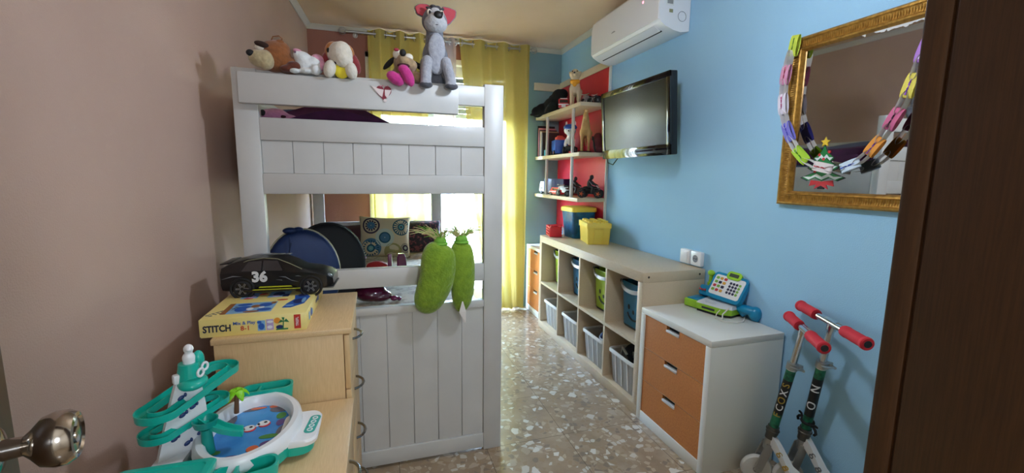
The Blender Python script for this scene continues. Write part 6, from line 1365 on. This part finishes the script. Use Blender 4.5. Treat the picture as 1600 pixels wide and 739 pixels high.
# ------------------------------------------------------------------ green plush chillies hanging on the end rail
chm = mat('plush_green', (128, 160, 34), 0.95, var=(34, (104, 138, 22), 0.35, 0.7), bump=(70, 1.6), sheen=0.4)
raf = mat('raffia', (212, 200, 146), 0.8); rafg = mat('raffia_green', (120, 178, 60), 0.8)
def chilli(label, path, seed, tagged):
    t = thing('plush_chilli', label, 'plush chilli', (path[0][0], 1.775, 0.70), group='green plush chillies on the end rail')
    b = MB(); rings = []
    P_ = [Vector((x, y, z)) for x, y, z, r in path]
    for i, (x, y, z, r) in enumerate(path):
        tt = (P_[min(i + 1, len(P_) - 1)] - P_[max(i - 1, 0)]).normalized(); sx_ = Vector((0, 1, 0)).cross(tt).normalized(); sy_ = Vector((0, 1, 0))
        rings.append([P_[i] + sx_ * (r * math.cos(a)) + sy_ * (r * 0.66 * math.sin(a)) * (1 + 0.06 * math.cos(2 * a)) for a in [2 * PI * k / 24 for k in range(24)]])
    b.loft(rings)
    bd = obj('body', b, chm, t)
    sub = bd.modifiers.new('sub', 'SUBSURF'); sub.levels = 1; sub.render_levels = 2
    top = P_[0]
    b = MB(); b.ell(top + Vector((0, 0, 0.006)), (0.026, 0.022, 0.020)); b.ring(top + Vector((0, 0, -0.006)), (0, 0, 1), 0.026, 0.006, 18, 6); obj('gathered_neck', b, rafg, t)
    rnd = random.Random(seed); b = MB(); b2 = MB()
    for k in range(64):
        a = rnd.uniform(0, 2 * PI); L_ = rnd.uniform(0.045, 0.11); out = rnd.uniform(0.3, 1.0); dirx = math.cos(a) * out - (0.35 if seed == 1 else -0.05); diry = -abs(math.sin(a)) * out * 0.5
        pts = [top + Vector((0.012 * math.cos(a), 0.01 * math.sin(a), 0.008))]
        for q in (0.35, 0.7, 1.0):
            pts.append(top + Vector((0.012 * math.cos(a) + dirx * L_ * q, diry * L_ * q, 0.012 + L_ * (0.95 * q - 0.75 * out * q * q))))
        (b if k % 3 else b2).tube(pts, [0.0022, 0.0019, 0.0015, 0.0008], 5)
    obj('raffia_strands', b, raf, t); obj('raffia_strands', b2, rafg, t)
    b = MB(); b.tube([top + Vector((0, 0, 0.012)), top + Vector((0.01, 0.02, 0.02)), Vector((top.x + 0.015, 1.81, 0.905)), Vector((top.x + 0.015, 1.85, 0.905)), Vector((top.x + 0.012, 1.868, 0.86))], 0.003); obj('hanging_cord', b, rafg, t)
    if tagged:
        x = path[-1][0]
        b = MB(); b.loft([[Vector(p) for p in q] for q in (((x - 0.006, 1.7135, 0.760), (x - 0.002, 1.7135, 0.760), (x - 0.002, 1.7145, 0.760), (x - 0.006, 1.7145, 0.760)), ((x - 0.018, 1.715, 0.715), (x + 0.010, 1.711, 0.718), (x + 0.010, 1.712, 0.718), (x - 0.018, 1.716, 0.715)), ((x + 0.004, 1.718, 0.668), (x + 0.010, 1.716, 0.668), (x + 0.010, 1.717, 0.668), (x + 0.004, 1.719, 0.668)))]); obj('care_tag', b, mat('tag_white', (226, 222, 218), 0.7), t, angle=0)
    return t
chilli('fat curved green plush chilli hanging left of its twin on the bunk bed rail', [(0.246, 1.782, 1.000, 0.026), (0.240, 1.776, 0.985, 0.056), (0.238, 1.770, 0.955, 0.072), (0.238, 1.768, 0.905, 0.076), (0.232, 1.768, 0.860, 0.074), (0.218, 1.770, 0.815, 0.072), (0.198, 1.774, 0.770, 0.067), (0.184, 1.778, 0.735, 0.056), (0.174, 1.782, 0.710, 0.034), (0.170, 1.784, 0.701, 0.008)], 1, False)
chilli('slimmer straight green plush chilli with a white tag hanging right of its twin', [(0.336, 1.786, 1.004, 0.022), (0.334, 1.782, 0.985, 0.042), (0.336, 1.776, 0.955, 0.050), (0.338, 1.772, 0.900, 0.053), (0.338, 1.771, 0.850, 0.053), (0.338, 1.772, 0.800, 0.051), (0.337, 1.775, 0.760, 0.046), (0.334, 1.779, 0.725, 0.036), (0.331, 1.783, 0.700, 0.022), (0.330, 1.785, 0.692, 0.006)], 2, True)

# ------------------------------------------------------------------ on the lower bunk
def pillow(name, label, cat, c, w, h, th, rot, m, group=None, deco=None):
    t = thing(name, label, cat, c, rot, group)
    def sf(u, v, s_):
        a = 2 * u - 1; d = 2 * v - 1
        k = (1 - abs(a) ** 3.0) ** 0.6 * (1 - abs(d) ** 3.0) ** 0.6
        pin = 1 - 0.07 * (1 - abs(d) ** 2) * abs(a) ** 3; pin2 = 1 - 0.07 * (1 - abs(a) ** 2) * abs(d) ** 3
        return Vector((a * w / 2 * pin, s_ * th / 2 * k, d * h / 2 * pin2))
    b = MB(); n = 20
    A = [[b.bm.verts.new(sf(i / n, j / n, -1)) for j in range(n + 1)] for i in range(n + 1)]
    B = [[A[i][j] if i in (0, n) or j in (0, n) else b.bm.verts.new(sf(i / n, j / n, 1)) for j in range(n + 1)] for i in range(n + 1)]
    for i in range(n):
        for j in range(n):
            b.bm.faces.new((A[i][j], A[i + 1][j], A[i + 1][j + 1], A[i][j + 1])); b.bm.faces.new((B[i][j], B[i][j + 1], B[i + 1][j + 1], B[i + 1][j]))
    b._done(); cv = obj('cover', b, m, t, world=False, angle=180)
    for (cx, cz, rr, cols) in (deco or []):
        for q, (r0, r1, mm_, rays) in enumerate(cols):
            b = MB()
            nn = 36
            for k in range(nn):
                if rays and (k % rays[0]) >= rays[1]: continue
                a0, a1 = 2 * PI * k / nn, 2 * PI * (k + 1) / nn
                ps = []
                for r_, a in ((r0, a0), (r1, a0), (r1, a1), (r0, a1)):
                    x = max(-0.93, min(0.93, (cx + rr * r_ * math.cos(a)))); z = max(-0.93, min(0.93, (cz + rr * r_ * math.sin(a) * w / h)))
                    p = sf((x + 1) / 2, (z + 1) / 2, -1); ps.append(p + Vector((0, -0.0016 - 0.0006 * q, 0)))
                if (ps[0] - ps[1]).length < 1e-4 or (ps[1] - ps[2]).length < 1e-4: continue
                try: b.bm.faces.new([b.bm.verts.new(p) for p in ps])
                except ValueError: pass
            b._done(); obj('printed_rosette', b, mm_, cv, world=False, angle=0)
    return t
lin_ = mat('linen', (196, 178, 144), 0.9, bump=(220, 0.4)); tq = mat('print_teal_dark', (22, 74, 92), 0.9); tq2 = mat('print_aqua', (100, 152, 150), 0.9); plm = mat('print_plum', (58, 46, 62), 0.9); olv = mat('print_olive', (150, 138, 84), 0.9); dn_ = mat('print_denim', (66, 104, 130), 0.9); pale = mat('print_pale', (178, 186, 172), 0.9)
pillow('cushion', 'beige cushion printed with teal rosettes in the middle of the lower bunk', 'cushion', (0.052, 3.46, 0.797), 0.385, 0.325, 0.13, (math.radians(-14), math.radians(2), 0), lin_, 'cushions on the lower bunk',
    [(-0.02, -0.06, 0.36, [(0, 1.0, pale, None), (0.05, 0.62, tq, None), (0.05, 0.48, dn_, None)]), (0.62, 0.45, 0.34, [(0.3, 1.0, tq, (2, 1)), (0.9, 1.02, tq, None), (0.05, 0.42, tq, None), (0.05, 0.28, tq2, None), (0.03, 0.14, plm, None)]), (-0.55, 0.52, 0.34, [(0.8, 1.0, plm, None), (0.05, 0.68, plm, (3, 2)), (0.05, 0.45, dn_, None)]), (-0.55, -0.56, 0.40, [(0.05, 1.0, dn_, None), (0.6, 0.8, tq, (2, 1)), (0.05, 0.4, tq, None), (0.05, 0.25, tq2, None)]), (0.30, -0.72, 0.36, [(0.03, 0.95, olv, None)]), (0.80, -0.55, 0.20, [(0.75, 1.0, plm, (2, 1)), (0.3, 0.65, plm, None), (0.03, 0.22, pale, None)])])
pillow('cushion', 'dark maroon cushion leaning at the far left corner of the lower bunk', 'cushion', (-0.235, 3.575, 0.765), 0.36, 0.255, 0.12, (math.radians(-16), 0, 0), mat('maroon_cloth', (62, 22, 26), 0.9, bump=(60, 0.3)), 'cushions on the lower bunk')
pillow('cushion', 'dark checked cushion with red top half hidden behind the beige cushion', 'cushion', (0.335, 3.585, 0.775), 0.34, 0.27, 0.12, (math.radians(-16), 0, 0), mat('checked_cloth', (36, 26, 30), 0.9, var=(46, (112, 56, 58), 0.52, 0.6)), 'cushions on the lower bunk')
dk_ = mat('nylon_blue', (20, 46, 92), 0.6, var=(5, (15, 36, 76), 0.35, 0.7), bump=(26, 0.25))
def discbag(label, c, rx, rz, th, rot, m, edge):
    t = thing('round_bag', label, 'bag', c, rot, None)
    b = MB(); n = 40
    def o(k, y): return [Vector((rx * k * math.cos(2 * PI * i / n), y, rz * k * math.sin(2 * PI * i / n))) for i in range(n)]
    b.loft([o(0.3, -th * 0.62), o(0.6, -th * 0.6), o(0.88, -th * 0.52), o(0.975, -th * 0.38), o(1.0, 0), o(0.975, th * 0.38), o(0.88, th * 0.52), o(0.3, th * 0.62)]); obj('cover', b, m, t, world=False, angle=60)
    b = MB(); b.tube([p for p in o(1.0, th * 0.15)], 0.0055, 8, closed=True); obj('piping', b, edge, t, world=False)
    return t
t = discbag('round blue nylon bag with a drawcord standing behind the toy car on the lower bunk', (-0.315, 2.03, 0.838), 0.150, 0.20, 0.075, (math.radians(-3), 0, math.radians(14)), dk_, mat('piping_beige', (176, 168, 140), 0.7))
b = MB(); b.tube([(-0.05, -0.058, 0.175), (-0.052, -0.064, 0.12), (-0.062, -0.062, 0.06), (-0.072, -0.06, 0.045), (-0.066, -0.062, 0.07), (-0.045, -0.064, 0.15)], 0.0022); b.box((-0.068, -0.062, 0.045), (0.012, 0.01, 0.02), 0.003); obj('drawcord', b, mat('cord_navy', (20, 36, 70), 0.6), t, world=False)
b = MB(); b.ell((-0.045, -0.02, 0.198), (0.028, 0.03, 0.014)); b.ell((-0.012, -0.02, 0.202), (0.02, 0.024, 0.010)); obj('gathered_top', b, dk_, t, world=False)
discbag('round black bag standing right behind the blue one on the lower bunk', (-0.235, 2.26, 0.838), 0.172, 0.20, 0.06, (math.radians(-3), 0, math.radians(14)), mat('nylon_black', (16, 17, 22), 0.7), mat('piping_black', (12, 12, 14), 0.7))
# maroon toy on the lower bunk
mrn = mat('maroon_gloss', (74, 18, 40), 0.18, coat=0.5); mrn2 = mat('plum_gloss', (110, 36, 74), 0.25, coat=0.3)
t = thing('maroon_toy', 'glossy maroon toy on the lower bunk with plum fins standing above the rail', 'toy', (-0.02, 2.30, 0.632))
b = MB(); b.ell((-0.045, 2.28, 0.672), (0.085, 0.075, 0.042)); b.ell((0.0, 2.26, 0.660), (0.06, 0.05, 0.03)); hull = obj('hull', b, mrn, t)
b = MB(); b.lathe([(0.0, 0.0), (0.035, 0.0), (0.07, 0.015), (0.125, 0.045), (0.128, 0.05), (0.11, 0.05), (0.0, 0.035)], Matrix.Translation((-0.005, 2.33, 0.70)), 32); obj('dish', b, mat('maroon_dark', (60, 16, 28), 0.3), t)
b = MB(); b.box((-0.095, 2.33, 0.80), (0.022, 0.016, 0.13), 0.006, (0, math.radians(24), 0)); b.box((-0.12, 2.34, 0.785), (0.018, 0.014, 0.10), 0.005, (0, math.radians(-14), 0)); obj('fin', b, mrn2, t)
b = MB(); b.box((0.055, 2.32, 0.80), (0.022, 0.012, 0.13), 0.005); obj('fin', b, mrn2, t)
b = MB(); b.loft([rrect(0.115, 2.32, w, 0.03, 0.01, z) for z, w in ((0.73, 0.05), (0.80, 0.05), (0.845, 0.046), (0.865, 0.030))]); obj('fin', b, mrn2, t)
b = MB(); b.ell((-0.01, 2.33, 0.80), (0.055, 0.04, 0.028)); obj('red_bundle', b, mat('red_mesh', (170, 28, 30), 0.7, bump=(120, 0.8)), t)
b = MB(); b.ell((0.07, 2.25, 0.645), (0.02, 0.02, 0.014)); b.ell((0.095, 2.25, 0.640), (0.012, 0.012, 0.010)); obj('feet', b, mrn2, hull)
# pink toy lying on the upper bunk, in the slot
t = thing('pink_soft_toy', 'pink soft toy lying on the upper bunk, seen through the left end of the slot', 'soft toy', (-0.385, 1.96, 1.44))
pkf = fur('fur_rose', (214, 140, 178))
b = MB(); b.ell((-0.375, 1.965, 1.500), (0.050, 0.05, 0.032)); b.ell((-0.32, 1.965, 1.492), (0.045, 0.03, 0.018), (0, 0.25, 0)); b.ell((-0.405, 1.955, 1.50), (0.022, 0.03, 0.026)); blob('body', b, pkf, 0.005, t)
b = MB(); b.ell((-0.412, 1.928, 1.508), (0.010, 0.006, 0.012)); obj('eye', b, blackm, t)
b = MB(); b.ell((-0.345, 1.93, 1.497), (0.014, 0.006, 0.006)); obj('bow', b, mat('felt_wine', (60, 16, 26), 0.9), t)

# ------------------------------------------------------------------ light
w = bpy.data.worlds.new('world'); S.world = w; w.use_nodes = True
nt = w.node_tree; bg = nt.nodes['Background']
sky = nt.nodes.new('ShaderNodeTexSky'); sky.sky_type = 'NISHITA'; sky.sun_disc = False; sky.sun_elevation = math.radians(38); sky.sun_rotation = math.radians(200); sky.dust_density = 4.0
hs = nt.nodes.new('ShaderNodeHueSaturation'); hs.inputs['Saturation'].default_value = 1.0
nt.links.new(sky.outputs['Color'], hs.inputs['Color']); nt.links.new(hs.outputs['Color'], bg.inputs['Color']); bg.inputs['Strength'].default_value = 25.0
def portal():
    l = bpy.data.lights.new('daylight_portal', 'AREA'); l.shape = 'RECTANGLE'; l.size = WX1 - WX0; l.size_y = WZ1; l.cycles.is_portal = True
    o = bpy.data.objects.new('daylight_portal', l); COL.objects.link(o); o.location = ((WX0 + WX1) / 2, YB + 0.2, WZ1 / 2); o.rotation_euler = (-PI / 2, 0, 0)
portal()
def lamp(name, loc, power, col, r):
    l = bpy.data.lights.new(name, 'POINT'); l.energy = power; l.color = lin(col)[:3]; l.shadow_soft_size = r
    o = bpy.data.objects.new(name, l); COL.objects.link(o); o.location = loc
lamp('room_lamp', (0.75, 1.18, 1.9), 14.5, (222, 236, 255), 0.05)
lamp('hall_fill', (0.38, -0.9, 1.5), 30, (226, 238, 255), 0.2)  # added fill light behind the camera, no known hall fixture
S.view_settings.view_transform = 'Standard'; S.view_settings.look = 'None'; S.view_settings.gamma = 1.0; S.view_settings.use_curve_mapping = False
S.view_settings.exposure = 0.85
S.cycles.max_bounces = 8; S.cycles.diffuse_bounces = 5; S.cycles.transparent_max_bounces = 12
S.cycles.use_denoising = True
S.cycles.caustics_reflective = False; S.cycles.caustics_refractive = False
S.cycles.sample_clamp_indirect = 6
